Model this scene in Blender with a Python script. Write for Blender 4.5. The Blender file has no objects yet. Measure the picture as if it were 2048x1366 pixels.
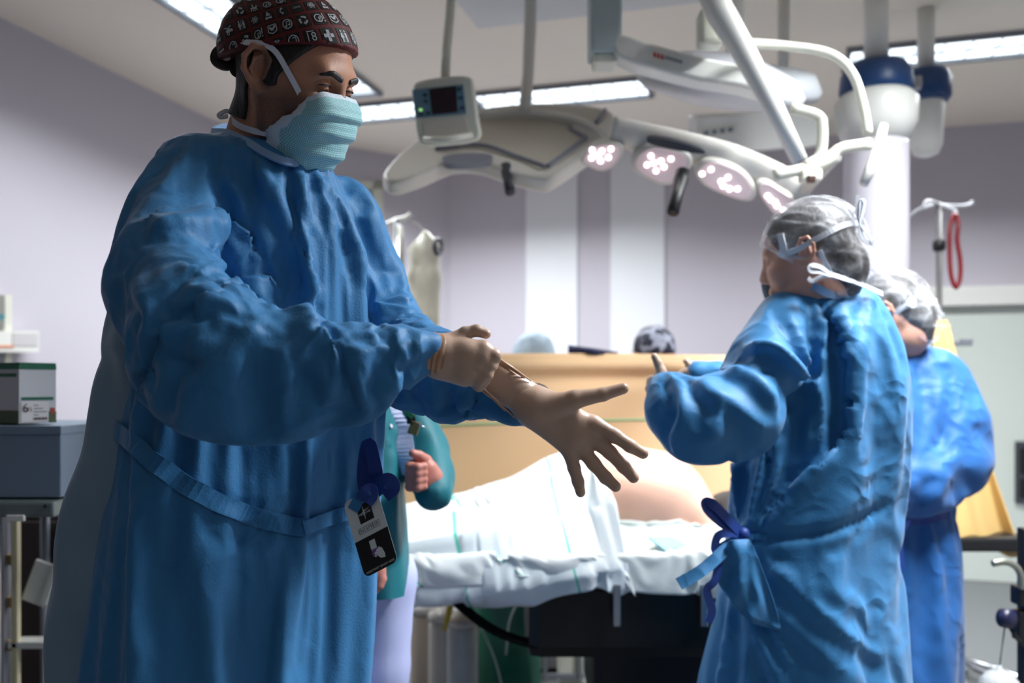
import bpy, bmesh, math, random
import numpy as np
from mathutils import Vector, Matrix
from mathutils.bvhtree import BVHTree
random.seed(7); np.random.seed(7)
SC = bpy.context.scene
COL = SC.collection

# ---------------------------------------------------------------- camera
F = 1740.0; CX = 1024.0; HY = 770.0; CAMZ = 1.2
cam_d = bpy.data.cameras.new('camera'); cam = bpy.data.objects.new('camera', cam_d); COL.objects.link(cam)
cam.location = (0, 0, CAMZ); cam.rotation_euler = (math.pi/2, 0, 0)
cam_d.sensor_width = 36; cam_d.lens = 36*F/2048; cam_d.shift_y = (HY-683)/2048
cam_d.dof.use_dof = True; cam_d.dof.focus_distance = 1.36; cam_d.dof.aperture_fstop = 2.6
cam_d.clip_start = 0.05
SC.camera = cam
SC.view_settings.view_transform = 'Standard'; SC.view_settings.look = 'None'
SC.view_settings.gamma = 1.0; SC.view_settings.use_curve_mapping = False
SC.view_settings.exposure = 0.0

# ---------------------------------------------------------------- world
wd = bpy.data.worlds.new('world'); SC.world = wd; wd.use_nodes = True
wd.node_tree.nodes['Background'].inputs[0].default_value = (0.45, 0.5, 0.6, 1)
wd.node_tree.nodes['Background'].inputs[1].default_value = 0.05

# ---------------------------------------------------------------- room frame and ceiling lamps
RA = math.radians(16)
U = Vector((math.sin(RA), math.cos(RA), 0)); W = Vector((math.cos(RA), -math.sin(RA), 0))
CEIL = 2.8
def P(px, py, d):
    return Vector(((px-CX)/F*d, d, CAMZ+(HY-py)/F*d))
# recessed ceiling luminaires, five in view plus two added ones: (centre x, centre y, axis 'u'/'w', length, light power)
LUMS = [(-0.62, 5.02, 'w', 0.85, 32), (0.27, 4.77, 'w', 0.95, 36), (2.22, 4.10, 'w', 1.2, 45),
        (-1.36, 3.38, 'u', 1.2, 26), (-0.98, 4.35, 'u', 0.9, 14),
        (1.52, 1.95, 'u', 1.2, 135), (0.15, -1.35, 'w', 1.2, 8)]  # both unseen and added: strong key from the right, weak fill from the rear
def area_light(name, loc, sx, sy, power, rz=0.0, spread=170, col=(1, 0.97, 0.93)):
    l = bpy.data.lights.new(name, 'AREA'); l.shape = 'RECTANGLE'; l.size = sx; l.size_y = sy
    l.energy = power; l.color = col; l.spread = math.radians(spread)
    o = bpy.data.objects.new(name, l); COL.objects.link(o); o.location = loc; o.rotation_euler = (0, 0, rz)
    return o
for i, (x, y, ax, ln, pw) in enumerate(LUMS):
    d = U if ax == 'u' else W
    area_light('ceiling_lamp_light', (x, y, CEIL-0.03), ln*0.96, 0.26, pw, math.atan2(d.y, d.x), 140, (0.93, 0.97, 1.0))
def spot(name, loc, target, power, angle, blend=0.6, r=0.12, col=(1, 0.95, 0.9)):
    l = bpy.data.lights.new(name, 'SPOT'); l.energy = power; l.spot_size = math.radians(angle); l.spot_blend = blend
    l.shadow_soft_size = r; l.color = col
    o = bpy.data.objects.new(name, l); COL.objects.link(o); o.location = loc
    o.rotation_euler = (Vector(target)-Vector(loc)).to_track_quat('-Z', 'Y').to_euler()
    return o
spot('surgical_lamp_beam', P(1330, 345, 2.70), P(1215, 980, 2.75), 36, 46, 0.7)
spot('surgical_lamp_beam', P(1480, 400, 2.74), P(1230, 980, 2.75), 24, 46, 0.7)
# ---------------------------------------------------------------- materials
def srgb(r, g, b):
    f = lambda c: (c/255/12.92) if c/255 <= 0.04045 else ((c/255+0.055)/1.055)**2.4
    return (f(r), f(g), f(b), 1)
MATS = {}
def mat(name, rgb, rough=0.5, metal=0.0, bump=0.0, bscale=60, var=0.0, vscale=8, sheen=0.0, alpha=1.0, trans=0.0, emit=0.0, sss=0.0, spec=0.5, coat=0.0, detail=3, stretch=None, ecol=None):
    if name in MATS: return MATS[name]
    m = bpy.data.materials.new(name); m.use_nodes = True; nt = m.node_tree; b = nt.nodes['Principled BSDF']
    c = srgb(*rgb); b.inputs['Base Color'].default_value = c
    b.inputs['Roughness'].default_value = rough; b.inputs['Metallic'].default_value = metal
    b.inputs['Specular IOR Level'].default_value = spec
    b.inputs['Sheen Weight'].default_value = sheen
    b.inputs['Alpha'].default_value = alpha
    b.inputs['Transmission Weight'].default_value = trans
    b.inputs['Coat Weight'].default_value = coat
    if sss:
        b.inputs['Subsurface Weight'].default_value = sss; b.inputs['Subsurface Radius'].default_value = (0.012, 0.005, 0.003); b.inputs['Subsurface Scale'].default_value = 1.0
    if emit:
        b.inputs['Emission Color'].default_value = srgb(*(ecol or rgb)); b.inputs['Emission Strength'].default_value = emit
    tc = nt.nodes.new('ShaderNodeTexCoord'); src = tc.outputs['Object']
    if stretch:
        mp = nt.nodes.new('ShaderNodeMapping'); mp.inputs['Scale'].default_value = stretch
        nt.links.new(src, mp.inputs['Vector']); src = mp.outputs['Vector']
    if var:
        n = nt.nodes.new('ShaderNodeTexNoise'); n.inputs['Scale'].default_value = vscale; n.inputs['Detail'].default_value = 4
        nt.links.new(src, n.inputs['Vector'])
        mx = nt.nodes.new('ShaderNodeMixRGB'); mx.blend_type = 'MIX'
        mx.inputs[1].default_value = tuple(x*(1-var) for x in c[:3])+(1,); mx.inputs[2].default_value = tuple(min(1, x*(1+var)) for x in c[:3])+(1,)
        nt.links.new(n.outputs['Fac'], mx.inputs[0]); nt.links.new(mx.outputs[0], b.inputs['Base Color'])
    if bump:
        n = nt.nodes.new('ShaderNodeTexNoise'); n.inputs['Scale'].default_value = bscale; n.inputs['Detail'].default_value = detail
        nt.links.new(src, n.inputs['Vector'])
        bp = nt.nodes.new('ShaderNodeBump'); bp.inputs['Strength'].default_value = 1.0; bp.inputs['Distance'].default_value = bump
        nt.links.new(n.outputs['Fac'], bp.inputs['Height']); nt.links.new(bp.outputs['Normal'], b.inputs['Normal'])
    MATS[name] = m
    return m

# ---------------------------------------------------------------- objects
def tag(o, label=None, cat=None, group=None, kind=None):
    if label: o['label'] = label
    if cat: o['category'] = cat
    if group: o['group'] = group
    if kind: o['kind'] = kind
    return o
def empty(name, loc, label=None, cat=None, group=None, kind=None, rz=0.0):
    o = bpy.data.objects.new(name, None); COL.objects.link(o); o.location = loc; o.rotation_euler = (0, 0, rz); o.empty_display_size = 0.1
    return tag(o, label, cat, group, kind)
def mesh_obj(name, V, Fc, m, parent=None, smooth=True, label=None, cat=None, group=None, kind=None):
    me = bpy.data.meshes.new(name)
    V = np.asarray(V, dtype=np.float32).reshape(-1, 3)
    if parent is not None:
        V = V - np.array(world_loc(parent), dtype=np.float32)
    if isinstance(Fc, np.ndarray) and Fc.ndim == 2:
        k = Fc.shape[1]; n = len(Fc)
        me.vertices.add(len(V)); me.vertices.foreach_set('co', V.ravel())
        me.loops.add(n*k); me.loops.foreach_set('vertex_index', Fc.astype(np.int32).ravel())
        me.polygons.add(n); me.polygons.foreach_set('loop_start', np.arange(0, n*k, k, dtype=np.int32))
        me.update(calc_edges=True); me.validate()
    else:
        me.from_pydata([tuple(map(float, v)) for v in V], [], [tuple(int(i) for i in f) for f in Fc])
    if m: me.materials.append(m)
    if smooth: me.polygons.foreach_set('use_smooth', [True]*len(me.polygons))
    me.update()
    o = bpy.data.objects.new(name, me); COL.objects.link(o)
    if parent is not None: o.parent = parent
    return tag(o, label, cat, group, kind)
def world_loc(o):
    l = Vector((0, 0, 0))
    while o is not None:
        l = l + o.location; o = o.parent
    return l
class MB:
    """collects shapes (world coordinates) for ONE mesh"""
    def __init__(self): self.v = []; self.f = []
    def add(self, V, Fs):
        n = len(self.v); self.v += [tuple(p) for p in V]; self.f += [tuple(i+n for i in f) for f in Fs]; return self
    def box(self, c, size, rz=0.0, bev=0.0, M=None):
        bm = bmesh.new(); bmesh.ops.create_cube(bm, size=1.0)
        bmesh.ops.scale(bm, vec=size, verts=bm.verts)
        if bev: bmesh.ops.bevel(bm, geom=bm.edges[:], offset=bev, segments=2, affect='EDGES', profile=0.6)
        T = Matrix.Translation(Vector(c)) @ (M.to_4x4() if M is not None else Matrix.Rotation(rz, 4, 'Z'))
        bmesh.ops.transform(bm, matrix=T, verts=bm.verts)
        bm.verts.index_update()
        self.add([v.co[:] for v in bm.verts], [[v.index for v in f.verts] for f in bm.faces]); bm.free(); return self
    def tube(self, pts, r, n=10, cap=True, flat=None):
        pts = [Vector(p) for p in pts]; rs = r if hasattr(r, '__len__') else [r]*len(pts)
        rings = []; nrm = None
        for i, p in enumerate(pts):
            t = (pts[min(i+1, len(pts)-1)]-pts[max(i-1, 0)]).normalized()
            if nrm is None:
                nrm = t.orthogonal().normalized() if flat is None else (Vector(flat)-t*Vector(flat).dot(t)).normalized()
            else:
                nrm = (nrm-t*nrm.dot(t)).normalized()
            bn = t.cross(nrm)
            rr = rs[i]; ra, rb = rr if hasattr(rr, '__len__') else (rr, rr)
            rings.append([p+nrm*(ra*math.cos(a))+bn*(rb*math.sin(a)) for a in [2*math.pi*k/n for k in range(n)]])
        V = [q for R in rings for q in R]; Fs = []
        for i in range(len(rings)-1):
            for k in range(n):
                Fs.append((i*n+k, i*n+(k+1) % n, (i+1)*n+(k+1) % n, (i+1)*n+k))
        if cap:
            Fs.append(tuple(reversed(range(n)))); Fs.append(tuple(range((len(rings)-1)*n, len(rings)*n)))
        return self.add(V, Fs)
    def lathe(self, c, prof, n=24, axis=(0, 0, 1)):
        ax = Vector(axis).normalized(); e1 = ax.orthogonal().normalized(); e2 = ax.cross(e1); c = Vector(c)
        V = []; Fs = []
        for (r, h) in prof:
            for k in range(n):
                a = 2*math.pi*k/n; V.append(c+ax*h+e1*(r*math.cos(a))+e2*(r*math.sin(a)))
        for i in range(len(prof)-1):
            for k in range(n): Fs.append((i*n+k, i*n+(k+1) % n, (i+1)*n+(k+1) % n, (i+1)*n+k))
        Fs.append(tuple(reversed(range(n)))); Fs.append(tuple(range((len(prof)-1)*n, len(prof)*n)))
        return self.add(V, Fs)
    def prism(self, outline, off):
        """closed outline (3-D points) extruded by vector off"""
        n = len(outline); off = Vector(off)
        V = [Vector(p) for p in outline]+[Vector(p)+off for p in outline]
        Fs = [tuple(range(n)), tuple(reversed(range(n, 2*n)))]+[(i, n+i, n+(i+1) % n, (i+1) % n) for i in range(n)]
        return self.add(V, Fs)
    def build(self, name, m, parent=None, smooth=False, **k):
        o = mesh_obj(name, self.v, self.f, m, parent, smooth, **k)
        bm = bmesh.new(); bm.from_mesh(o.data); bmesh.ops.recalc_face_normals(bm, faces=bm.faces[:]); bm.to_mesh(o.data); bm.free()
        if smooth == 'auto':
            pass
        return o
def autosmooth(o, ang=35):
    me = o.data
    me.polygons.foreach_set('use_smooth', [True]*len(me.polygons))
    bm = bmesh.new(); bm.from_mesh(me); a = math.radians(ang)
    for e in bm.edges:
        if len(e.link_faces) == 2 and e.calc_face_angle(0) > a: e.smooth = False
    bm.to_mesh(me); bm.free(); return o
def bevel(o, w=0.004, seg=2):
    md = o.modifiers.new('bevel', 'BEVEL'); md.width = w; md.segments = seg; md.limit_method = 'ANGLE'; md.angle_limit = math.radians(40); return o
def catmull(pts, n=8, closed=False):
    pts = [np.array(p, float) for p in pts]; out = []; m = len(pts)
    rng = range(m) if closed else range(m-1)
    for i in rng:
        p1 = pts[i]; p2 = pts[(i+1) % m]
        p0 = pts[(i-1) % m] if (closed or i > 0) else 2*p1-p2
        p3 = pts[(i+2) % m] if (closed or i+2 < m) else 2*p2-p1
        for k in range(n):
            t = k/n
            out.append(0.5*((2*p1)+(p2-p0)*t+(2*p0-5*p1+4*p2-p3)*t*t+(3*p1-p0-3*p2+p3)*t**3))
    if not closed: out.append(pts[-1])
    return out
def plane_pt(px, py, p0, n):
    d = Vector(((px-CX)/F, 1, (HY-py)/F)); o = Vector((0, 0, CAMZ))
    return o+d*((Vector(p0)-o).dot(Vector(n))/d.dot(Vector(n)))

# ---------------------------------------------------------------- signed-distance modelling
class Field:
    def __init__(s, lo, hi, h):
        s.lo = np.array(lo, np.float32); s.h = h
        n = np.ceil((np.array(hi)-s.lo)/h).astype(int)+1; s.n = n
        s.ax = [s.lo[i]+h*np.arange(n[i], dtype=np.float32) for i in range(3)]
        s.v = np.full(tuple(n), 0.25, np.float32)
    def _sub(s, lo, hi):
        a = np.clip(np.floor((np.array(lo)-s.lo)/s.h).astype(int), 0, s.n-1); b = np.clip(np.ceil((np.array(hi)-s.lo)/s.h).astype(int)+1, 1, s.n)
        sl = tuple(slice(a[i], max(b[i], a[i]+1)) for i in range(3))
        return sl, np.meshgrid(s.ax[0][sl[0]], s.ax[1][sl[1]], s.ax[2][sl[2]], indexing='ij', sparse=True)
    def _comb(s, sl, b, k, op):
        a = s.v[sl]
        if op == 'sub': b = -b
        if op == 'add':
            h = np.clip(.5+.5*(b-a)/k, 0, 1); s.v[sl] = b+(a-b)*h-k*h*(1-h)
        else:
            h = np.clip(.5-.5*(b-a)/k, 0, 1); s.v[sl] = b+(a-b)*h+k*h*(1-h)
    def cone(s, p0, p1, r0, r1, k=0.02, op='add', flat=None, fs=1.0):
        p0 = np.array(p0, np.float32); p1 = np.array(p1, np.float32); r = max(r0, r1)*max(1, fs)+k+2*s.h
        sl, (X, Y, Z) = s._sub(np.minimum(p0, p1)-r, np.maximum(p0, p1)+r)
        d = p1-p0; L2 = float(d@d)+1e-12
        x = X-p0[0]; y = Y-p0[1]; z = Z-p0[2]
        t = np.clip((x*d[0]+y*d[1]+z*d[2])/L2, 0, 1)
        qx = x-t*d[0]; qy = y-t*d[1]; qz = z-t*d[2]
        if flat is not None:
            f = np.array(flat, np.float32); f = f/np.linalg.norm(f)
            q = (qx*f[0]+qy*f[1]+qz*f[2])*(1/fs-1)
            qx = qx+q*f[0]; qy = qy+q*f[1]; qz = qz+q*f[2]
        b = (np.sqrt(qx*qx+qy*qy+qz*qz)-(r0+(r1-r0)*t))
        if flat is not None: b = b*min(1, fs)
        s._comb(sl, b, k, op); return s
    def chain(s, pts, rs, k=0.02, kj=0.012, op='add', **kw):
        for i in range(len(pts)-1): s.cone(pts[i], pts[i+1], rs[i], rs[i+1], k if i == 0 else kj, op, **kw)
        return s
    def ell(s, c, r, R=None, k=0.02, op='add'):
        c = np.array(c, np.float32); rm = max(r)+k+2*s.h
        sl, (X, Y, Z) = s._sub(c-rm, c+rm)
        x = X-c[0]; y = Y-c[1]; z = Z-c[2]
        if R is not None:
            R = np.array(R, np.float32)
            x, y, z = (R[0, 0]*x+R[1, 0]*y+R[2, 0]*z, R[0, 1]*x+R[1, 1]*y+R[2, 1]*z, R[0, 2]*x+R[1, 2]*y+R[2, 2]*z)
        k0 = np.sqrt((x/r[0])**2+(y/r[1])**2+(z/r[2])**2); k1 = np.sqrt((x/r[0]**2)**2+(y/r[1]**2)**2+(z/r[2]**2)**2)+1e-6
        s._comb(sl, k0*(k0-1)/k1, k, op); return s
    def loft(s, levels, k=0.03, op='add', p=2.0):
        """levels: (z, cx, cy, a, b) top to bottom or bottom to top; superellipse sections"""
        L = np.array(sorted(levels), np.float32); z0, z1 = L[0, 0], L[-1, 0]
        m = max(L[:, 3].max(), L[:, 4].max())+0.1
        sl, (X, Y, Z) = s._sub((L[:, 1].min()-m, L[:, 2].min()-m, z0-0.1), (L[:, 1].max()+m, L[:, 2].max()+m, z1+0.1))
        g = [np.interp(Z, L[:, 0], L[:, j]).astype(np.float32) for j in range(1, 5)]
        q = (np.abs((X-g[0])/g[2])**p+np.abs((Y-g[1])/g[3])**p)**(1/p)
        b = (q-1)*np.minimum(g[2], g[3])
        b = np.maximum(b, np.maximum(z0-Z, Z-z1))
        s._comb(sl, b.astype(np.float32), k, op); return s
    def half(s, p, n, k=0.004):
        """keep the side n points away from"""
        n = np.array(n, np.float32); n = n/np.linalg.norm(n)
        X, Y, Z = np.meshgrid(*s.ax, indexing='ij', sparse=True)
        b = (X-p[0])*n[0]+(Y-p[1])*n[1]+(Z-p[2])*n[2]
        s.v = np.maximum(s.v, b); return s
    def sample(s, Q):
        g = (np.asarray(Q)-s.lo)/s.h; g = np.clip(g, 0, s.n-1.001); i = g.astype(int); f = g-i
        out = 0
        for dx in (0, 1):
            for dy in (0, 1):
                for dz in (0, 1):
                    w = (f[:, 0] if dx else 1-f[:, 0])*(f[:, 1] if dy else 1-f[:, 1])*(f[:, 2] if dz else 1-f[:, 2])
                    out = out+w*s.v[i[:, 0]+dx, i[:, 1]+dy, i[:, 2]+dz]
        return out
    def mesh(s, smooth=3):
        v = s.v; S = v < 0; nx, ny, nz = v.shape
        acc = np.zeros((nx-1, ny-1, nz-1, 3), np.float32); cnt = np.zeros((nx-1, ny-1, nz-1), np.float32)
        def sl(o): return (slice(o[0], o[0]+nx-1), slice(o[1], o[1]+ny-1), slice(o[2], o[2]+nz-1))
        for axis in range(3):
            o1 = [(a, b) for a in (0, 1) for b in (0, 1)]
            for a, b in o1:
                c0 = [0, 0, 0]; oth = [i for i in range(3) if i != axis]; c0[oth[0]] = a; c0[oth[1]] = b; c1 = list(c0); c1[axis] = 1
                va = v[sl(c0)]; vb = v[sl(c1)]; cr = (va < 0) != (vb < 0)
                idx = np.nonzero(cr); t = va[idx]/(va[idx]-vb[idx])
                off = np.zeros((len(t), 3), np.float32); off[:, 0] = c0[0]; off[:, 1] = c0[1]; off[:, 2] = c0[2]; off[:, axis] = t
                acc[idx] += off; cnt[idx] += 1
        act = np.nonzero(cnt > 0); vid = -np.ones(cnt.shape, np.int32); vid[act] = np.arange(len(act[0]))
        V = acc[act]/cnt[act][:, None]; V = (np.stack(act, 1)+V)*s.h+s.lo
        Q = []
        for axis in range(3):
            oth = [(axis+1) % 3, (axis+2) % 3]
            s0 = [slice(None)]*3; s1 = [slice(None)]*3; s0[axis] = slice(0, -1); s1[axis] = slice(1, None)
            a = S[tuple(s0)]; b = S[tuple(s1)]
            idx = np.stack(np.nonzero(a != b), 1)
            ok = np.ones(len(idx), bool)
            for o in oth: ok &= (idx[:, o] > 0) & (idx[:, o] < cnt.shape[o])
            idx = idx[ok]
            if not len(idx): continue
            def g(d0, d1):
                j = idx.copy(); j[:, oth[0]] -= d0; j[:, oth[1]] -= d1; return vid[j[:, 0], j[:, 1], j[:, 2]]
            q = np.stack([g(1, 1), g(0, 1), g(0, 0), g(1, 0)], 1)
            ins = a[idx[:, 0], idx[:, 1], idx[:, 2]]
            q[~ins] = q[~ins][:, ::-1]; Q.append(q)
        Q = np.concatenate(Q)
        V, Q = biggest(V, Q)
        if smooth: V = lap(V, Q, smooth)
        return V.astype(np.float32), Q
def biggest(V, Q):
    """keep the largest connected piece"""
    n = len(V); lab = np.arange(n); E = np.concatenate([Q[:, [0, 1]], Q[:, [1, 2]], Q[:, [2, 3]]])
    for _ in range(400):
        m = np.minimum(lab[E[:, 0]], lab[E[:, 1]]); new = lab.copy(); np.minimum.at(new, E[:, 0], m); np.minimum.at(new, E[:, 1], m); new = new[new]; new = new[new]
        if (new == lab).all(): break
        lab = new
    u, c = np.unique(lab, return_counts=True)
    if len(u) == 1: return V, Q
    keep = lab == u[c.argmax()]; mp = np.cumsum(keep)-1
    return V[keep], mp[Q[keep[Q[:, 0]]]]
def edges_of(Q, diag=False):
    k = Q.shape[1]; E = np.concatenate([np.stack([Q[:, i], Q[:, (i+1) % k]], 1) for i in range(k)]+([Q[:, [0, 2]], Q[:, [1, 3]]] if diag else []))
    E = np.sort(E, 1); return np.unique(E, axis=0)
def nbr_avg(V, E, n):
    out = np.zeros((n, 3)); 
    for c in range(3):
        out[:, c] = np.bincount(E[:, 0], V[E[:, 1], c], n)+np.bincount(E[:, 1], V[E[:, 0], c], n)
    return out
def lap(V, Q, it=3, lam=0.5, mu=-0.52):
    E = edges_of(Q); n = len(V); deg = np.bincount(E.ravel(), minlength=n).astype(float)[:, None]; deg[deg == 0] = 1
    V = V.astype(np.float64)
    for _ in range(it):
        V = V+lam*(nbr_avg(V, E, n)/deg-V)
        V = V+mu*(nbr_avg(V, E, n)/deg-V)
    return V
def vnormals(V, Q):
    a = V[Q[:, 2]]-V[Q[:, 0]]; b = V[Q[:, 3 if Q.shape[1] == 4 else 1]]-V[Q[:, 1 if Q.shape[1] == 4 else 0]]
    fn = np.cross(a, b) if Q.shape[1] == 4 else np.cross(b, a)
    N = np.zeros_like(V)
    for k in range(Q.shape[1]):
        for c in range(3): N[:, c] += np.bincount(Q[:, k], fn[:, c], len(V))
    return N/np.maximum(np.linalg.norm(N, axis=1), 1e-12)[:, None]
def vnoise(Pn, scale, seed=0, octs=3, ridge=False):
    """value noise, -1..1"""
    out = np.zeros(len(Pn)); amp = 1; tot = 0
    rs = np.random.RandomState(seed); tab = rs.rand(4096)
    for o in range(octs):
        q = np.asarray(Pn)*scale+rs.rand(3)*50+100; i = np.floor(q).astype(int); f = q-i; f = f*f*(3-2*f); r = 0
        for dx in (0, 1):
            for dy in (0, 1):
                for dz in (0, 1):
                    h = ((i[:, 0]+dx)*73856093 ^ (i[:, 1]+dy)*19349663 ^ (i[:, 2]+dz)*83492791) & 4095
                    r = r+tab[h]*(f[:, 0] if dx else 1-f[:, 0])*(f[:, 1] if dy else 1-f[:, 1])*(f[:, 2] if dz else 1-f[:, 2])
        r = r*2-1
        if ridge: r = 1-2*np.abs(r)
        out += amp*r; tot += amp; amp *= .5; scale = scale*2.0
    return out/tot
def surf_hit(bvh, px, py):
    d = Vector(((px-CX)/F, 1, (HY-py)/F)).normalized()
    h = bvh.ray_cast(Vector((0, 0, CAMZ)), d)
    return h[0], h[1]
def folds(V, Q, specs):
    """carve folds: spec = (list of px points, width m, amp m[, asym]); curves are projected on the surface, fold depth follows the surface normal"""
    bvh = BVHTree.FromPolygons([tuple(map(float, p)) for p in V], [tuple(map(int, q)) for q in Q])
    N = vnormals(V, Q); D = np.zeros(len(V))
    for sp in specs:
        pts, w, amp = sp[:3]; asym = sp[3] if len(sp) > 3 else 0.7
        c = []
        for (x, y) in catmull([(a, b) for a, b in pts], 8):
            h, nn = surf_hit(bvh, x, y)
            if h is not None: c.append((np.array(h), np.array(nn)))
        if len(c) < 3: continue
        C = np.array([a for a, b in c]); CN = np.array([b for a, b in c]); T = np.gradient(C, axis=0); T /= np.linalg.norm(T, axis=1)[:, None]+1e-9
        lo = C.min(0)-w*(9 if asym == 'step' else 4); hi = C.max(0)+w*(9 if asym == 'step' else 4)
        ii = np.nonzero(((V > lo) & (V < hi)).all(1))[0]
        if not len(ii): continue
        d2 = ((V[ii][:, None, :]-C[None])**2).sum(2); j = d2.argmin(1)
        s = np.einsum('ij,ij->i', V[ii]-C[j], np.cross(T[j], CN[j])); dist = np.sqrt(d2[np.arange(len(ii)), j])
        s = np.where(np.abs(s) < 1e-9, 1e-9, s); s = np.sign(s)*dist
        tt = j/(len(C)-1); env = np.clip(np.minimum(tt, 1-tt)*6, 0, 1)**0.8 if not (len(sp) > 4 and sp[4]) else 1.0
        fac = np.clip((np.einsum('ij,ij->i', N[ii], CN[j])-0.05)*3, 0, 1)
        if asym == 'step':   # one cloth layer over the other: a cliff along the curve
            sg_ = s if amp > 0 else -s
            prof = np.where(sg_ > 0, np.exp(-sg_/(3*w)), -.7*np.exp(sg_/w)); prof = prof*np.sign(amp)*(np.abs(sg_) < 9*w)
        else: prof = np.exp(-(s/w)**2)-asym*np.exp(-((s-1.5*w)/(1.1*w))**2)
        D[ii] += amp*env*fac*prof
    return V+N*D[:, None]
def cloth_sim(items, frames=24):
    """items: dicts with V, Q, pin (weights), coll (list of (V, Q)), opts; simulates all of them together and returns the new vertex arrays"""
    objs = []; tmp = []
    for k, it in enumerate(items):
        g = mesh_obj('cloth_tmp', it['V'], it['Q'], None); objs.append(g)
        col = bpy.data.collections.new('sim%d' % k); COL.children.link(col)
        for (cv, cq) in it['coll']:
            b = mesh_obj('collider_tmp', cv, cq, None); tmp.append(b); col.objects.link(b)
            b.modifiers.new('c', 'COLLISION'); b.collision.thickness_outer = 0.003; b.collision.cloth_friction = it.get('fric', 20); b.collision.use_culling = False
        vg = g.vertex_groups.new(name='pin')
        for i in np.nonzero(it['pin'] > 0)[0]: vg.add([int(i)], float(it['pin'][i]), 'REPLACE')
        cm = g.modifiers.new('cloth', 'CLOTH'); cs = cm.settings; o = dict(mass=0.2, bend=0.5, grav=0.6, shrink=-0.06, tens=20, damp=2, q=5); o.update(it.get('opts', {}))
        cs.quality = o['q']; cs.mass = o['mass']; cs.air_damping = o['damp']; cs.vertex_group_mass = 'pin'; cs.pin_stiffness = 5
        cs.tension_stiffness = o['tens']; cs.compression_stiffness = o['tens']; cs.shear_stiffness = o['tens']*0.4; cs.bending_stiffness = o['bend']; cs.bending_model = 'ANGULAR'
        cs.shrink_min = o['shrink']; cs.effector_weights.gravity = o['grav']
        cl = cm.collision_settings; cl.use_collision = True; cl.distance_min = 0.004; cl.collision_quality = 2; cl.collection = col; cl.use_self_collision = it.get('selfc', False)
        cm.point_cache.frame_start = 1; cm.point_cache.frame_end = frames
    SC.frame_start = 1; SC.frame_end = frames
    for fr in range(1, frames+1): SC.frame_set(fr)
    dg = bpy.context.evaluated_depsgraph_get(); out = []
    for g in objs:
        me = g.evaluated_get(dg).data; a = np.zeros(len(me.vertices)*3, np.float32); me.vertices.foreach_get('co', a); out.append(a.reshape(-1, 3).astype(np.float64))
    for o in objs+tmp:
        me = o.data; bpy.data.objects.remove(o); bpy.data.meshes.remove(me)
    for c in [c for c in bpy.data.collections if c.name.startswith('sim')]: bpy.data.collections.remove(c)
    SC.frame_set(1)
    return out
def cleanup(V, Q, it=1):
    return lap(V, Q, it)
def ccsub(V, Q):
    """one Catmull-Clark step on a quad mesh"""
    n = len(V); m = len(Q); fc = V[Q].mean(1)
    A = np.stack([Q, np.roll(Q, -1, 1)], 2).reshape(-1, 2); As = np.sort(A, 1)
    key = As[:, 0].astype(np.int64)*n+As[:, 1]; uk, inv = np.unique(key, return_inverse=True)
    E = np.stack([uk//n, uk % n], 1); ne = len(E)
    fidx = np.repeat(np.arange(m), 4)
    cnt = np.bincount(inv, minlength=ne)
    fsum = np.stack([np.bincount(inv, fc[fidx, k], ne) for k in range(3)], 1)
    mid = (V[E[:, 0]]+V[E[:, 1]])/2
    inner = cnt == 2
    ep = mid.copy(); ep[inner] = (mid[inner]*2+fsum[inner])/4
    fv = np.bincount(Q.ravel(), minlength=n).astype(float); fv[fv == 0] = 1
    Fa = np.stack([np.bincount(Q.ravel(), np.repeat(fc[:, k], 4), n) for k in range(3)], 1)/fv[:, None]
    ev = np.bincount(E.ravel(), minlength=n).astype(float); ev[ev == 0] = 1
    Ra = np.stack([np.bincount(E[:, 0], mid[:, k], n)+np.bincount(E[:, 1], mid[:, k], n) for k in range(3)], 1)/ev[:, None]
    nv = (Fa+2*Ra+(fv-3)[:, None]*V)/fv[:, None]
    bnd = np.zeros(n, bool); bnd[E[~inner].ravel()] = True
    nv[bnd] = V[bnd]
    V2 = np.concatenate([nv, ep, fc]); e = inv.reshape(m, 4)+n; f = (np.arange(m)+n+ne)
    Q2 = np.concatenate([np.stack([Q[:, i], e[:, i], f, e[:, (i-1) % 4]], 1) for i in range(4)])
    return V2, Q2
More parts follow.
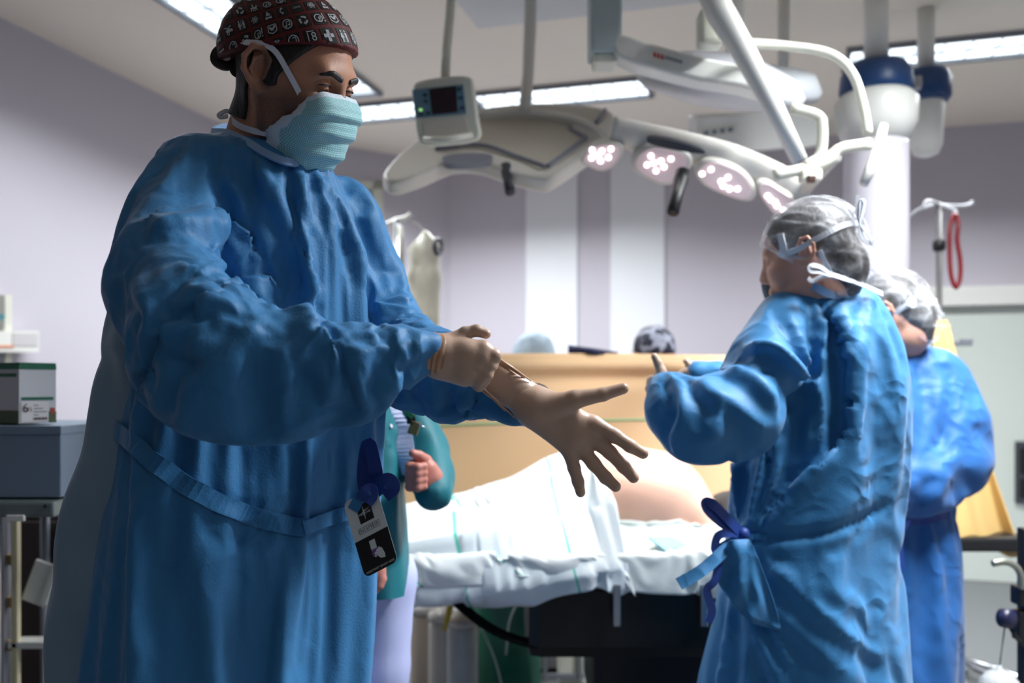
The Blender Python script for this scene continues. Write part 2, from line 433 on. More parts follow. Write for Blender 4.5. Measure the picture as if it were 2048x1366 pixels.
def crisp(V, Q, it_n=8, it_v=12, T=0.80):
    """bilateral normal filter: cloth turns into smooth facets that meet in sharp creases"""
    V = np.asarray(V, np.float64).copy(); m = len(Q); n = len(V)
    A = np.stack([Q, np.roll(Q, -1, 1)], 2).reshape(-1, 2); As = np.sort(A, 1); key = As[:, 0].astype(np.int64)*n+As[:, 1]
    o = np.argsort(key, kind='stable'); ks = key[o]; fi = np.repeat(np.arange(m), 4)[o]; same = np.nonzero(ks[1:] == ks[:-1])[0]
    a, b = fi[same], fi[same+1]
    def fnorm():
        f = np.cross(V[Q[:, 2]]-V[Q[:, 0]], V[Q[:, 3]]-V[Q[:, 1]]); ar = np.linalg.norm(f, axis=1)+1e-12; return f/ar[:, None], ar
    N, ar = fnorm()
    for _ in range(it_n):
        w = np.clip(np.einsum('ij,ij->i', N[a], N[b])-T, 0, None)**2
        S = N*0.05
        for c in range(3): S[:, c] += np.bincount(a, w*ar[b]*N[b, c], m)+np.bincount(b, w*ar[a]*N[a, c], m)
        wa = (np.bincount(a, w*ar[b], m)+np.bincount(b, w*ar[a], m))[:, None]
        S = S/np.maximum(wa+.05, 1e-9)*1.0+N*.25
        N = S/(np.linalg.norm(S, axis=1)+1e-12)[:, None]
    cnt = np.bincount(Q.ravel(), minlength=n).astype(float); cnt[cnt == 0] = 1
    for _ in range(it_v):
        C = V[Q].mean(1); D = np.zeros_like(V)
        for k in range(4):
            d = np.einsum('ij,ij->i', N, C-V[Q[:, k]])[:, None]*N
            for c in range(3): D[:, c] += np.bincount(Q[:, k], d[:, c], n)
        V += 0.7*D/cnt[:, None]
    return V
# ---------------------------------------------------------------- the room shell
M_WALL = mat('wall_paint', (194, 189, 198), 0.6, bump=0.0004, bscale=120, var=0.02, vscale=3)
M_CEIL = mat('ceiling_paint', (242, 232, 216), 0.7, bump=0.0004, bscale=90, var=0.02, vscale=2)
M_FLOOR = mat('floor_vinyl', (98, 100, 102), 0.35, var=0.08, vscale=30)
M_WHITE = mat('white_lacquer', (224, 224, 218), 0.35, var=0.02, vscale=6)
M_CREAM = mat('cream_plastic', (214, 214, 200), 0.4, var=0.03, vscale=6)
M_GREY = mat('grey_plastic', (120, 124, 132), 0.45, var=0.05, vscale=12)
M_DGREY = mat('dark_grey_plastic', (58, 60, 68), 0.5, var=0.06, vscale=14)
M_BLACK = mat('black_plastic', (18, 18, 20), 0.45, var=0.1, vscale=20)
M_STEEL = mat('brushed_steel', (190, 192, 196), 0.28, metal=1.0, bump=0.0002, bscale=120)
M_GLASS = mat('window_glass', (150, 170, 170), 0.08, spec=0.6)
M_LIT = mat('lamp_diffuser', (250, 252, 255), 0.5, emit=2.2, ecol=(235, 246, 252))
M_LOUVRE = mat('louvre_metal', (205, 212, 216), 0.3, metal=0.6)
def wall(name, a, b, m, z0=0.0, z1=CEIL, th=0.12):
    a = Vector((a[0], a[1], 0)); b = Vector((b[0], b[1], 0)); d = (b-a).normalized(); n = Vector((-d.y, d.x, 0))
    c = (a+b)/2+n*(th/2)+Vector((0, 0, (z0+z1)/2))
    return MB().box(c, ((b-a).length, th, z1-z0), math.atan2(d.y, d.x)).build(name, m, kind='structure')
WL0 = Vector((-2.23, 3.79))-Vector((U.x, U.y))*7.0; WL1 = (-1.766, 5.4); WC1 = (-0.45, 6.3)
WB1 = Vector((-0.45, 6.3))+Vector((W.x, W.y))*5.2; WR1 = WB1-Vector((U.x, U.y))*9.6
wall('wall_left', WL0, WL1, M_WALL); wall('wall_corner', WL1, WC1, M_WALL); wall('wall_back', WC1, WB1, M_WALL)
wall('wall_right', WB1, WR1, M_WALL); wall('wall_rear', WR1, WL0, M_WALL)
MB().box((0.3, 1.8, -0.05), (13, 14, 0.1)).build('floor', M_FLOOR, kind='structure')
MB().box((0.3, 1.8, CEIL+0.05), (13, 14, 0.1)).build('ceiling', M_CEIL, kind='structure')
BN = -U  # outward normal of the back wall (into the room)
BO = Vector((-0.45, 6.3, 0))
def back_t(px):
    """distance along the back wall of the image column px"""
    d = Vector(((px-CX)/F, 1, 0)); a = BO; n = U
    s = a.dot(n)/d.dot(n); return (d*s-a).dot(W), s
def wall_box(mb, x0, x1, y0, y1, depth, off=0.0):
    """box on the back wall between image columns x0..x1 and rows y0..y1 (rows measured at the middle)"""
    t0, s0 = back_t(x0); t1, s1 = back_t(x1); s = (s0+s1)/2
    z1 = min(CEIL, CAMZ+(HY-y0)/F*s); z0 = max(0, CAMZ+(HY-y1)/F*s)
    c = BO+W*((t0+t1)/2)+BN*(depth/2+off)+Vector((0, 0, (z0+z1)/2))
    return mb.box(c, (t1-t0, depth, z1-z0), math.atan2(W.y, W.x), bev=min(0.006, depth/3))
M_PANEL = mat('white_wall_panel', (226, 228, 232), 0.45, var=0.015, vscale=4)
wall_box(MB(), 1053, 1156, -200, 1400, 0.025).build('trim_1', M_PANEL, kind='structure', label='white vertical wall panel on the lilac back wall')
wall_box(MB(), 1222, 1330, -200, 1400, 0.025).build('trim_2', M_PANEL, kind='structure', label='second white vertical wall panel on the back wall')
M_PALE = mat('pale_green_panel', (206, 214, 206), 0.4, var=0.015, vscale=4)
wall_box(MB(), 1700, 2320, 612, 1400, 0.03).build('trim_3', M_PALE, kind='structure', label='pale green lower wall cladding at the right')
wall_box(MB(), 1700, 2320, 574, 612, 0.09).build('trim_4', M_WHITE, kind='structure', label='white bumper rail above the pale wall cladding')
sk = wall_box(MB(), 2026, 2090, 882, 1004, 0.03, 0.03).build('wall_socket', M_DGREY, label='dark grey socket plate on the pale wall cladding', cat='socket')
wall_box(MB(), 2034, 2082, 895, 945, 0.008, 0.06).build('socket_insert', M_BLACK, sk); wall_box(MB(), 2034, 2082, 955, 992, 0.008, 0.06).build('socket_insert', M_BLACK, sk)
# laminar-flow canopy in the ceiling
pc = P(955, 60, 1.5*F/(HY-60))
cv = [pc, pc+W*1.5, pc+W*1.5-U*.55, pc-U*.55]
cv = [Vector((p.x, p.y, CEIL-0.1)) for p in cv]
cn = MB().prism(cv, (0, 0, 0.1)).build('trim_5', mat('canopy_white', (214, 214, 212), 0.6, var=0.02, vscale=3), kind='structure', label='dropped air-flow canopy under the ceiling')
bevel(cn, 0.01)
# recessed lamps, and housings for the added key and fill lights
LUM_LABELS = ['left end of the bright ceiling lamp strip behind the screen', 'longer right part of the ceiling lamp strip behind the lamp head', 'ceiling lamp behind the blue pendant covers at right',
              'ceiling lamp behind the surgeon at top left', 'ceiling lamp beside the face of the surgeon', 'added key lamp in the ceiling at right, out of view', 'added fill lamp in the ceiling behind the camera']
for i, (x, y, ax, ln, pw) in enumerate(LUMS):
    d = U if ax == 'u' else W; rz = math.atan2(d.y, d.x); p = Vector((x, y, 0)); q = Vector((-d.y, d.x, 0))
    L = empty('ceiling_lamp', (x, y, CEIL), LUM_LABELS[i], 'ceiling lamp', 'recessed ceiling lamps')
    fr = MB()
    for s in (-1, 1):
        fr.box(p+q*(s*0.145)+Vector((0, 0, CEIL-0.012)), (ln+0.03, 0.018, 0.024), rz); fr.box(p+d*(s*ln/2)+Vector((0, 0, CEIL-0.012)), (0.018, 0.29, 0.024), rz)
    fr.build('frame', M_GREY, L)
    MB().box(p+Vector((0, 0, CEIL-0.003)), (ln, 0.28, 0.005), rz).build('diffuser', M_LIT, L)
    n = int(ln/0.11)
    lv = MB()
    for k in range(n):
        MB().box(p+d*(-ln/2+(k+0.5)*ln/n)+Vector((0, 0, CEIL-0.012)), (0.004, 0.27, 0.016), rz).build('louvre_slat', M_LOUVRE, L)
    MB().box(p+Vector((0, 0, CEIL-0.012)), (ln, 0.012, 0.018), rz).build('louvre_spine', M_LOUVRE, L)
# ================================================================ people: shared builders
M_GOWN = mat('gown_blue', (50, 118, 170), 0.58, bump=0.0005, bscale=260, var=0.06, vscale=5, sheen=0.1, spec=0.3)
def crinkle(m, dist=.0035, sc=17):
    nt = m.node_tree; b = nt.nodes['Principled BSDF']; lk = b.inputs['Normal'].links[0]; prev = lk.from_socket
    tc = nt.nodes.new('ShaderNodeTexCoord'); n0 = nt.nodes.new('ShaderNodeTexNoise'); n0.inputs['Scale'].default_value = 6; n0.inputs['Detail'].default_value = 2
    va = nt.nodes.new('ShaderNodeVectorMath'); va.operation = 'MULTIPLY_ADD'; va.inputs[1].default_value = (.25, .25, .25)
    vo = nt.nodes.new('ShaderNodeTexVoronoi'); vo.feature = 'SMOOTH_F1'; vo.inputs['Scale'].default_value = sc; vo.inputs['Smoothness'].default_value = .25
    n2 = nt.nodes.new('ShaderNodeTexNoise'); n2.inputs['Scale'].default_value = 5; n2.inputs['Detail'].default_value = 1
    mr = nt.nodes.new('ShaderNodeMapRange'); mr.inputs[1].default_value = .42; mr.inputs[2].default_value = .68
    mu = nt.nodes.new('ShaderNodeMath'); mu.operation = 'MULTIPLY'
    bp = nt.nodes.new('ShaderNodeBump'); bp.inputs['Distance'].default_value = dist; bp.inputs['Strength'].default_value = 1
    nt.links.new(tc.outputs['Object'], n0.inputs['Vector']); nt.links.new(n0.outputs['Color'], va.inputs[0]); nt.links.new(tc.outputs['Object'], va.inputs[2]); nt.links.new(va.outputs[0], vo.inputs['Vector'])
    nt.links.new(tc.outputs['Object'], n2.inputs['Vector']); nt.links.new(n2.outputs['Fac'], mr.inputs[0]); nt.links.new(vo.outputs['Distance'], mu.inputs[0]); nt.links.new(mr.outputs[0], mu.inputs[1])
    nt.links.new(mu.outputs[0], bp.inputs['Height']); nt.links.new(prev, bp.inputs['Normal']); nt.links.new(bp.outputs[0], b.inputs['Normal']); return m
crinkle(M_GOWN, .010)
M_GOWNIN = mat('gown_inside', (120, 150, 172), 0.6, bump=0.0005, bscale=260, var=0.05, vscale=6)
M_TIE = mat('gown_tie_navy', (24, 62, 140), 0.55, bump=0.0004, bscale=220, var=0.08, vscale=12)
M_GLOVE = mat('latex_glove', (192, 162, 142), 0.42, bump=0.0002, bscale=160, var=0.04, vscale=20, sss=0.1)
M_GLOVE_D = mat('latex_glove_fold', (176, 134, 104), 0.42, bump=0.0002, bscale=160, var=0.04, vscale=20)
M_HAIR = mat('dark_hair', (30, 22, 20), 0.55, bump=0.002, bscale=160, var=0.3, vscale=60, stretch=(1, 1, 0.25))
M_EYEW = mat('eye_white', (206, 200, 196), 0.2); M_IRIS = mat('iris_brown', (38, 24, 18), 0.15)
M_STRAP = mat('white_tie_tape', (216, 220, 228), 0.6, bump=0.0004, bscale=300)
def skin_mat(name, rgb, dark=(66, 48, 40)):
    m = mat(name, rgb, 0.5, bump=0.0003, bscale=350, var=0.07, vscale=25, sss=0.12)
    nt = m.node_tree; b = nt.nodes['Principled BSDF']; prev = b.inputs['Base Color'].links[0].from_socket
    at = nt.nodes.new('ShaderNodeAttribute'); at.attribute_name = 'stubble'
    n = nt.nodes.new('ShaderNodeTexNoise'); n.inputs['Scale'].default_value = 420; n.inputs['Detail'].default_value = 2
    mr = nt.nodes.new('ShaderNodeMapRange'); mr.inputs[1].default_value = 0.35; mr.inputs[2].default_value = 0.65; mr.inputs[3].default_value = 0.45; mr.inputs[4].default_value = 1.0
    mu = nt.nodes.new('ShaderNodeMath'); mu.operation = 'MULTIPLY'
    mx = nt.nodes.new('ShaderNodeMixRGB'); mx.inputs[2].default_value = srgb(*dark)
    nt.links.new(n.outputs['Fac'], mr.inputs[0]); nt.links.new(mr.outputs[0], mu.inputs[0]); nt.links.new(at.outputs['Fac'], mu.inputs[1])
    nt.links.new(mu.outputs[0], mx.inputs[0]); nt.links.new(prev, mx.inputs[1]); nt.links.new(mx.outputs[0], b.inputs['Base Color'])
    return m
M_SKIN = skin_mat('skin_tan', (186, 132, 104))
M_SKIN2 = skin_mat('skin_fair', (206, 156, 136))
def lev(py, xl, xr, d, b):
    return ((HY-py)/F*d+CAMZ, ((xl+xr)/2-CX)/F*d, d, (xr-xl)/2/F*d, b)
def levels_px(rows): return [lev(*r) for r in rows]
class HeadFrame:
    def __init__(s, C, yaw, pitch, roll=0.0, scale=1.0):
        """yaw: 0 looks along +X, positive turns towards -Y (the camera); pitch: positive looks down"""
        a = math.radians(yaw); b = math.radians(pitch)
        f = Vector((math.cos(a)*math.cos(b), -math.sin(a)*math.cos(b), -math.sin(b))); l = Vector((math.sin(a), math.cos(a), 0)); u = f.cross(l)
        if roll:
            q = Matrix.Rotation(math.radians(roll), 3, f); l = q @ l; u = q @ u
        s.C = Vector(C); s.f, s.l, s.u = f, l, u; s.k = scale
        s.R = np.array([[f.x, l.x, u.x], [f.y, l.y, u.y], [f.z, l.z, u.z]])
    def __call__(s, x, y, z): return s.C+(s.f*x+s.l*y+s.u*z)*s.k
    def local(s, V): return ((np.asarray(V)-np.array(s.C)) @ s.R)/s.k
def skull(H, lo, hi, h, neck, ears=True, face=True):
    f = Field(lo, hi, h); R = H.R; k_ = H.k
    e = lambda c, r, k=.02, op='add', RR=None: f.ell(H(*c), [q*k_ for q in r], R if RR is None else RR, k, op)
    e((-.005, 0, .032), (.099, .077, .092))
    e((.035, 0, -.03), (.058, .062, .085), .03)
    for s in (-1, 1):
        f.chain([H(-.005, s*.056, -.03), H(.01, s*.05, -.072), H(.07, s*.016, -.108)], [.022, .02, .018], .03, .015)
        e((.062, s*.042, -.028), (.026, .022, .022), .02)
    e((.078, 0, -.106), (.02, .022, .016), .02)
    if face:
        f.cone(H(.082, -.034, .022), H(.082, .034, .022), .012, .012, .018)
        f.chain([H(.086, 0, .014), H(.098, 0, -.018), H(.103, 0, -.032)], [.0085, .010, .012], .012, .008)
        for s in (-1, 1):
            e((.094, s*.011, -.038), (.012, .008, .008), .008)
            e((.098, s*.032, .003), (.02, .019, .0115), .012, 'sub')
            f.ell(H(.0765, s*.0325, .002), (.0145,)*3, None, .003)
        e((.086, 0, -.068), (.012, .024, .012), .01)
    if ears:
        for s in (-1, 1):
            pts = [H(*p) for p in [(.008, s*.076, .002), (.011, s*.082, .020), (.002, s*.089, .034), (-.014, s*.095, .034), (-.025, s*.098, .016), (-.024, s*.096, -.002), (-.014, s*.089, -.018), (-.003, s*.082, -.031), (.005, s*.077, -.026)]]
            f.chain(pts, [.0042, .0042, .0042, .0042, .0042, .0042, .0046, .0062, .005], .004, .003)
            f.ell(H(-.008, s*.0785, .004), (.017, .006, .028), R, .006)
            f.chain([H(.0, s*.085, .024), H(-.012, s*.089, .016), H(-.015, s*.089, .0), H(-.006, s*.084, -.014)], [.0028, .003, .0032, .0036], .003, .003)
            f.ell(H(-.003, s*.0875, .0), (.008, .0065, .011), R, .004, 'sub')
            f.cone(H(.007, s*.079, -.004), H(.006, s*.080, -.010), .0045, .0045, .004)
    f.chain([H(-.028, 0, -.045), H(-.035, 0, -.085), neck[0]], [.056, .055, neck[1]], .03, .02)
    return f
def put_attr(o, name, vals):
    a = o.data.attributes.new(name, 'FLOAT', 'POINT'); a.data.foreach_set('value', np.asarray(vals, np.float32))
def hand_field(joints, palm, lo, hi, h, kf=.006, kp=.014):
    """joints: list of finger chains ((pts), (radii)); palm: list of (p0, p1, r0, r1)"""
    f = Field(lo, hi, h)
    for p0, p1, r0, r1 in palm: f.cone(p0, p1, r0, r1, kp)
    for pts, rs in joints: f.chain(pts, rs, kf, .004)
    return f
def bounds(pts, m):
    a = np.array([tuple(p) for p in pts]); return a.min(0)-m, a.max(0)+m
def ribbon(pts, ups, width, th=0.0012, twist=None):
    """flat tape along pts; ups = normals of the tape face"""
    pts = [Vector(p) for p in pts]; n = len(pts); V = []; Fs = []
    ws = width if hasattr(width, '__len__') else [width]*n
    for i, p in enumerate(pts):
        t = (pts[min(i+1, n-1)]-pts[max(i-1, 0)]).normalized(); u = Vector(ups[i]); s = t.cross(u).normalized(); u = s.cross(t).normalized()
        w = ws[i]/2
        V += [p-s*w-u*th, p+s*w-u*th, p+s*w+u*th, p-s*w+u*th]
    for i in range(n-1):
        for k in range(4): Fs.append((4*i+k, 4*i+(k+1) % 4, 4*i+4+(k+1) % 4, 4*i+4+k))
    Fs.append((3, 2, 1, 0)); Fs.append((4*n-4, 4*n-3, 4*n-2, 4*n-1))
    m = MB(); m.add(V, Fs); return m
def bvh_of(V, Q): return BVHTree.FromPolygons([tuple(map(float, p)) for p in V], [tuple(map(int, q)) for q in Q])
def tape_on(bvh, pxpts, width, m, parent, name, off=0.004, n=8, th=.0012):
    pts = []; ups = []; last = None
    for (x, y) in catmull(pxpts, n):
        h, nn = surf_hit(bvh, x, y)
        if h is None: continue
        pts.append(h+nn*off); ups.append(nn)
    if len(pts) < 3: return None
    for _ in range(3):
        pts = [pts[0]]+[(pts[i-1]+pts[i]*2+pts[i+1])/4 for i in range(1, len(pts)-1)]+[pts[-1]]
        ups = [ups[0]]+[(ups[i-1]+ups[i]*2+ups[i+1]).normalized() for i in range(1, len(ups)-1)]+[ups[-1]]
    return ribbon(pts, ups, width, th).build(name, m, parent, smooth=False)
def loop_tape(pts, up, width, m, parent, name, n=6, th=.0012):
    c = [Vector(p) for p in catmull([tuple(p) for p in pts], n)]
    return ribbon(c, [Vector(up)]*len(c), width, th).build(name, m, parent)
def legs_field(xc, yc, sep, z1, shoe_dir, h=0.02, r=.075):
    sd = Vector((shoe_dir[0], shoe_dir[1], 0)).normalized(); side = Vector((-sd.y, sd.x, 0))
    f = Field((xc-.5, yc-.5, -.02), (xc+.5, yc+.5, z1+.1), h)
    f.cone(Vector((xc, yc, z1))-side*sep, Vector((xc, yc, z1))+side*sep, r, r, .02)
    for s in (-1, 1):
        b = Vector((xc, yc, 0))+side*(s*sep)
        f.chain([b+Vector((0, 0, z1)), b+Vector((0, 0, .5)), b+Vector((0, 0, .09))], [r, r*.8, r*.6], .02, .02)
        f.cone(b+sd*-.06+Vector((0, 0, .055)), b+sd*.15+Vector((0, 0, .045)), .05, .042, .02)
    f.v = np.maximum(f.v, -np.meshgrid(*f.ax, indexing='ij', sparse=True)[2]+0.002*np.ones_like(f.v))
    return f
M_SCRUB = mat('scrub_trousers_blue', (54, 92, 150), 0.7, bump=0.0006, bscale=200, var=0.08, vscale=6)
M_NET = bpy.data.materials.new('hair_net_gauze'); M_NET.use_nodes = True
def _net():
    nt = M_NET.node_tree; b = nt.nodes['Principled BSDF']; b.inputs['Base Color'].default_value = srgb(228, 230, 234); b.inputs['Roughness'].default_value = 0.7
    tc = nt.nodes.new('ShaderNodeTexCoord'); n = nt.nodes.new('ShaderNodeTexNoise'); n.inputs['Scale'].default_value = 130; n.inputs['Detail'].default_value = 4
    n2 = nt.nodes.new('ShaderNodeTexNoise'); n2.inputs['Scale'].default_value = 9; n2.inputs['Detail'].default_value = 3
    at = nt.nodes.new('ShaderNodeAttribute'); at.attribute_name = 'gather'
    a1 = nt.nodes.new('ShaderNodeMath'); a1.operation = 'MULTIPLY_ADD'; a1.inputs[1].default_value = 0.30; a1.inputs[2].default_value = -0.13
    a2 = nt.nodes.new('ShaderNodeMath'); a2.operation = 'MULTIPLY_ADD'; a2.inputs[1].default_value = 0.10
    a3 = nt.nodes.new('ShaderNodeMath'); a3.operation = 'ADD'; a3.use_clamp = True
    nt.links.new(tc.outputs['Object'], n.inputs['Vector']); nt.links.new(tc.outputs['Object'], n2.inputs['Vector'])
    nt.links.new(n.outputs['Fac'], a1.inputs[0]); nt.links.new(n2.outputs['Fac'], a2.inputs[0]); nt.links.new(a1.outputs[0], a2.inputs[2])
    nt.links.new(a2.outputs[0], a3.inputs[0]); nt.links.new(at.outputs['Fac'], a3.inputs[1]); nt.links.new(a3.outputs[0], b.inputs['Alpha'])
_net()
SIM = []
def prep_gown(f, folds_, coll, pinf, zb, opts):
    V, Q = f.mesh(2)
    V = folds(V, Q, folds_)
    Q = Q[V[Q][:, :, 2].mean(1) > zb]
    u = np.unique(Q); mp = -np.ones(len(V), int); mp[u] = np.arange(len(u)); V = V[u]; Q = mp[Q]
    pin = np.array([pinf(v) for v in V])
    SIM.append(dict(V=V, Q=Q, pin=pin, coll=[coll], opts=opts))
# ================================================================ ceiling equipment
def frame_from(n, up=(0, 0, 1)):
    n = Vector(n).normalized(); x = Vector(up).cross(n).normalized(); z = n.cross(x); return x, n, z
def outline_slab(mb, pxs, p0, n, th, smooth_n=4, inset=0.0):
    pts = [plane_pt(x, y, p0, n) for x, y in catmull([tuple(q) for q in pxs], smooth_n, True)]
    return mb.prism(pts, Vector(n).normalized()*-th)
M_LAMPW = mat('lamp_housing', (216, 212, 204), 0.35, var=0.02, vscale=5)
M_LED = mat('surgical_led', (255, 246, 250), .4, emit=3, ecol=(255, 236, 246))
M_LEDP = mat('led_panel', (232, 216, 214), .35, emit=.12, ecol=(255, 214, 224))
M_TRIMG = mat('lamp_trim_grey', (128, 130, 142), .4, var=.03)
# --- surgical lamp with its back turned
p0 = P(1000, 280, 3.06); nn_ = Vector((0.05, -.66, .75)).normalized()
lampA = empty('surgical_lamp', P(1000, 290, 3.0), 'winged surgical lamp head at centre, its back turned', 'surgical lamp', 'surgical lamp heads')
o = outline_slab(MB(), [(768, 342), (800, 305), (850, 265), (890, 238), (960, 216), (1050, 206), (1140, 206), (1215, 218), (1230, 240), (1215, 280), (1160, 320), (1110, 352), (1085, 357), (1020, 342), (960, 322), (905, 322), (850, 345), (795, 362), (772, 356)], p0, nn_, .055, 3).build('housing', M_LAMPW, lampA); bevel(o, .012, 3); autosmooth(o)
o = outline_slab(MB(), [(905, 292), (960, 296), (1040, 320), (1094, 338), (1172, 280), (1140, 258), (1160, 240), (1195, 246), (1212, 222), (1150, 213), (1060, 212), (970, 222), (905, 240), (880, 262)], p0+nn_*.006, nn_, .006, 3).build('cover_panel', mat('lamp_cover_beige', (186, 180, 166), .45, var=.03), lampA)
for a in ([(870, 296), (960, 290), (1030, 312), (1092, 334)], [(1094, 334), (1140, 300), (1172, 276)], [(1172, 276), (1146, 262), (1140, 256)], [(1192, 246), (1210, 220)]):
    MB().tube([plane_pt(x, y, p0+nn_*.008, nn_) for x, y in catmull(a, 5)], .009, 8).build('seam_strip', M_TRIMG, lampA, smooth=True)
MB().tube([plane_pt(x, y, p0+nn_*.03, nn_) for x, y in catmull([(950, 228), (1050, 225), (1140, 236), (1190, 258), (1222, 284)], 6)], [.016]*24+[.012], 10).build('yoke_arm', M_LAMPW, lampA, smooth=True)
o = outline_slab(MB(), [(888, 312), (930, 306), (978, 308), (984, 318), (960, 326), (905, 328), (888, 322)], p0+nn_*.012, nn_, .02, 3).build('grip', M_TRIMG, lampA); autosmooth(o)
MB().tube([P(1011, 332, 2.93), P(1016, 358, 2.9), P(1020, 385, 2.87)], [.019, .018, .017], 14).build('sterile_handle', M_DGREY, lampA, smooth=True)
MB().tube([P(1050, 215, 3.1), P(1056, 150, 3.25), P(1060, 60, 3.3), P(1062, -20, 3.3), Vector((P(1062, 0, 3.3).x, 3.3, CEIL))], [.022, .022, .024, .024, .024], 12).build('suspension_arm', M_LAMPW, lampA, smooth=True)
# --- lit surgical lamp: four pods on a curved arm
p1 = P(1380, 330, 2.74); n1 = Vector((-.12, -.78, -.60)).normalized()
lampB = empty('surgical_lamp', P(1380, 340, 2.86), 'lit surgical lamp of four glowing pods on a thick diagonal arm', 'surgical lamp', 'surgical lamp heads')
arm_px = catmull([(1222, 262), (1290, 276), (1380, 296), (1460, 318), (1540, 352), (1610, 390)], 6)
MB().tube([plane_pt(x, y, p1-n1*.05, n1) for x, y in arm_px], [(.028, .05)]*len(arm_px), 12, flat=n1).build('pod_arm', M_LAMPW, lampB, smooth=True)
o = outline_slab(MB(), [(1298, 276), (1340, 280), (1400, 298), (1408, 308), (1360, 302), (1300, 288)], p1+n1*.02, n1, .02, 3).build('control_strip', M_DGREY, lampB); autosmooth(o)
PODS = [([(1160, 322), (1178, 298), (1208, 286), (1240, 290), (1246, 306), (1230, 332), (1205, 344), (1178, 336)], [(1184, 300), (1204, 302), (1222, 298), (1183, 316), (1196, 311), (1201, 322), (1217, 315)]),
        ([(1262, 330), (1274, 304), (1310, 290), (1372, 306), (1384, 330), (1362, 358), (1330, 372), (1280, 352)], [(1302, 312), (1322, 322), (1294, 330), (1308, 326), (1312, 342), (1328, 334), (1342, 318)]),
        ([(1390, 344), (1404, 322), (1440, 322), (1490, 346), (1514, 384), (1500, 404), (1460, 396), (1408, 372)], [(1404, 348), (1422, 339), (1442, 363), (1456, 355), (1459, 378), (1475, 378), (1446, 372)]),
        ([(1512, 372), (1530, 362), (1560, 378), (1592, 402), (1590, 428), (1558, 436), (1530, 408)], [(1541, 399), (1554, 412), (1535, 392), (1566, 420), (1550, 404)])]
for pts, leds in PODS:
    pod = outline_slab(MB(), pts, p1, n1, .05, 4).build('pod', M_LAMPW, lampB); bevel(pod, .01, 3); autosmooth(pod)
    cx = sum(p[0] for p in pts)/len(pts); cy = sum(p[1] for p in pts)/len(pts)
    outline_slab(MB(), [(cx+(x-cx)*.84, cy+(y-cy)*.84) for x, y in pts], p1+n1*.004, n1, .006, 4).build('lens_panel', M_LEDP, pod)
    for (x, y) in leds:
        MB().lathe(plane_pt(x, y, p1+n1*.006, n1), [(.0085, -.004), (.0085, .002), (.006, .005), (.002, .006)], 12, n1).build('led', M_LED, pod, smooth=True)
MB().tube([P(1366, 346, 2.68), P(1362, 362, 2.66), P(1356, 385, 2.63), P(1346, 424, 2.58)], [.024, .024, .0175, .0185], 14).build('sterile_handle', M_BLACK, lampB, smooth=True)
MB().tube([P(1600, 386, 2.8), P(1650, 330, 2.7), P(1668, 312, 2.6)], [.022, .024, .024], 12).build('lamp_neck', M_LAMPW, lampB, smooth=True)
# --- small touch screen on a drop tube
scr = empty('touch_screen', P(888, 220, 2.62), 'small white control screen hanging from a thin tube', 'screen')
ns = Vector((-.10, -.97, -.2)).normalized(); ps = P(888, 220, 2.62)
o = outline_slab(MB(), [(824, 180), (838, 162), (900, 152), (938, 154), (946, 172), (956, 240), (960, 268), (945, 282), (890, 290), (846, 290), (834, 270), (828, 225)], ps, ns, .045, 4).build('housing', M_CREAM, scr); bevel(o, .008, 3); autosmooth(o)
M_SCR = mat('screen_teal', (70, 96, 112), .25, emit=.12, ecol=(80, 110, 128)); M_SCRD = mat('screen_dark', (44, 32, 38), .2)
def quad_on(pts, m, nm, par, off=.004, th=.004): return MB().prism([plane_pt(x, y, ps+ns*off, ns) for x, y in pts], ns*-th).build(nm, m, par)
sg = quad_on([(824, 180), (926, 169), (932, 227), (832, 236)], M_SCR, 'display', scr)
quad_on([(858, 178), (912, 172), (915, 224), (864, 229)], M_SCRD, 'display_window', sg, .006)
for (x, y) in ((850, 190), (852, 203), (856, 226), (842, 228), (918, 178), (921, 196), (924, 216)):
    quad_on([(x-4, y-3), (x+4, y-3), (x+4, y+3), (x-4, y+3)], mat('screen_key', (40, 58, 74), .3), 'screen_key', sg, .007)
quad_on([(838, 217), (844, 217), (844, 222), (838, 222)], mat('screen_green', (150, 210, 120), .3, emit=1.0), 'status_light', sg, .009)
quad_on([(846, 244), (930, 238), (940, 268), (850, 276)], mat('beige_panel', (204, 196, 184), .45), 'lower_panel', scr, .004)
MB().tube([P(848, 278, 2.6), P(890, 280, 2.575), P(945, 270, 2.59)], [.008, .010, .008], 10).build('handle', M_CREAM, scr, smooth=True)
MB().tube([P(890, 160, 2.64), P(893, 100, 2.66), P(899, 40, 2.7), P(902, 0, 2.7), Vector((P(904, -20, 2.7).x, 2.7, CEIL-.1))], .0145, 12).build('drop_tube', M_CREAM, scr, smooth=True)
# --- boom column and arm at top centre
boom = empty('ceiling_boom', P(1210, 60, 2.6), 'square ceiling boom column with sloping arm and red lettering', 'boom')
zc = P(1210, 112, 2.6).z
o = MB().box((P(1210, 0, 2.6).x, 2.62, (zc+CEIL-.1)/2), (.094, .12, CEIL-.1-zc), bev=.012).build('column', mat('boom_grey', (176, 190, 192), .4, var=.02), boom)
o = MB().box((P(1210, 0, 2.6).x, 2.62, zc-.012), (.07, .09, .03), bev=.01).build('column_cap', M_CREAM, boom)
pa = P(1300, 100, 2.55); na = Vector((-.1, -1, 0)).normalized()
o = outline_slab(MB(), [(1232, 66), (1300, 84), (1400, 112), (1490, 130), (1560, 160), (1560, 190), (1480, 172), (1400, 160), (1310, 138), (1232, 112)], pa, na, .09, 2).build('arm', M_WHITE, boom); bevel(o, .012, 3); autosmooth(o)
M_RED = mat('lettering_red', (200, 76, 66), .5); M_LETG = mat('lettering_grey', (118, 128, 140), .5)
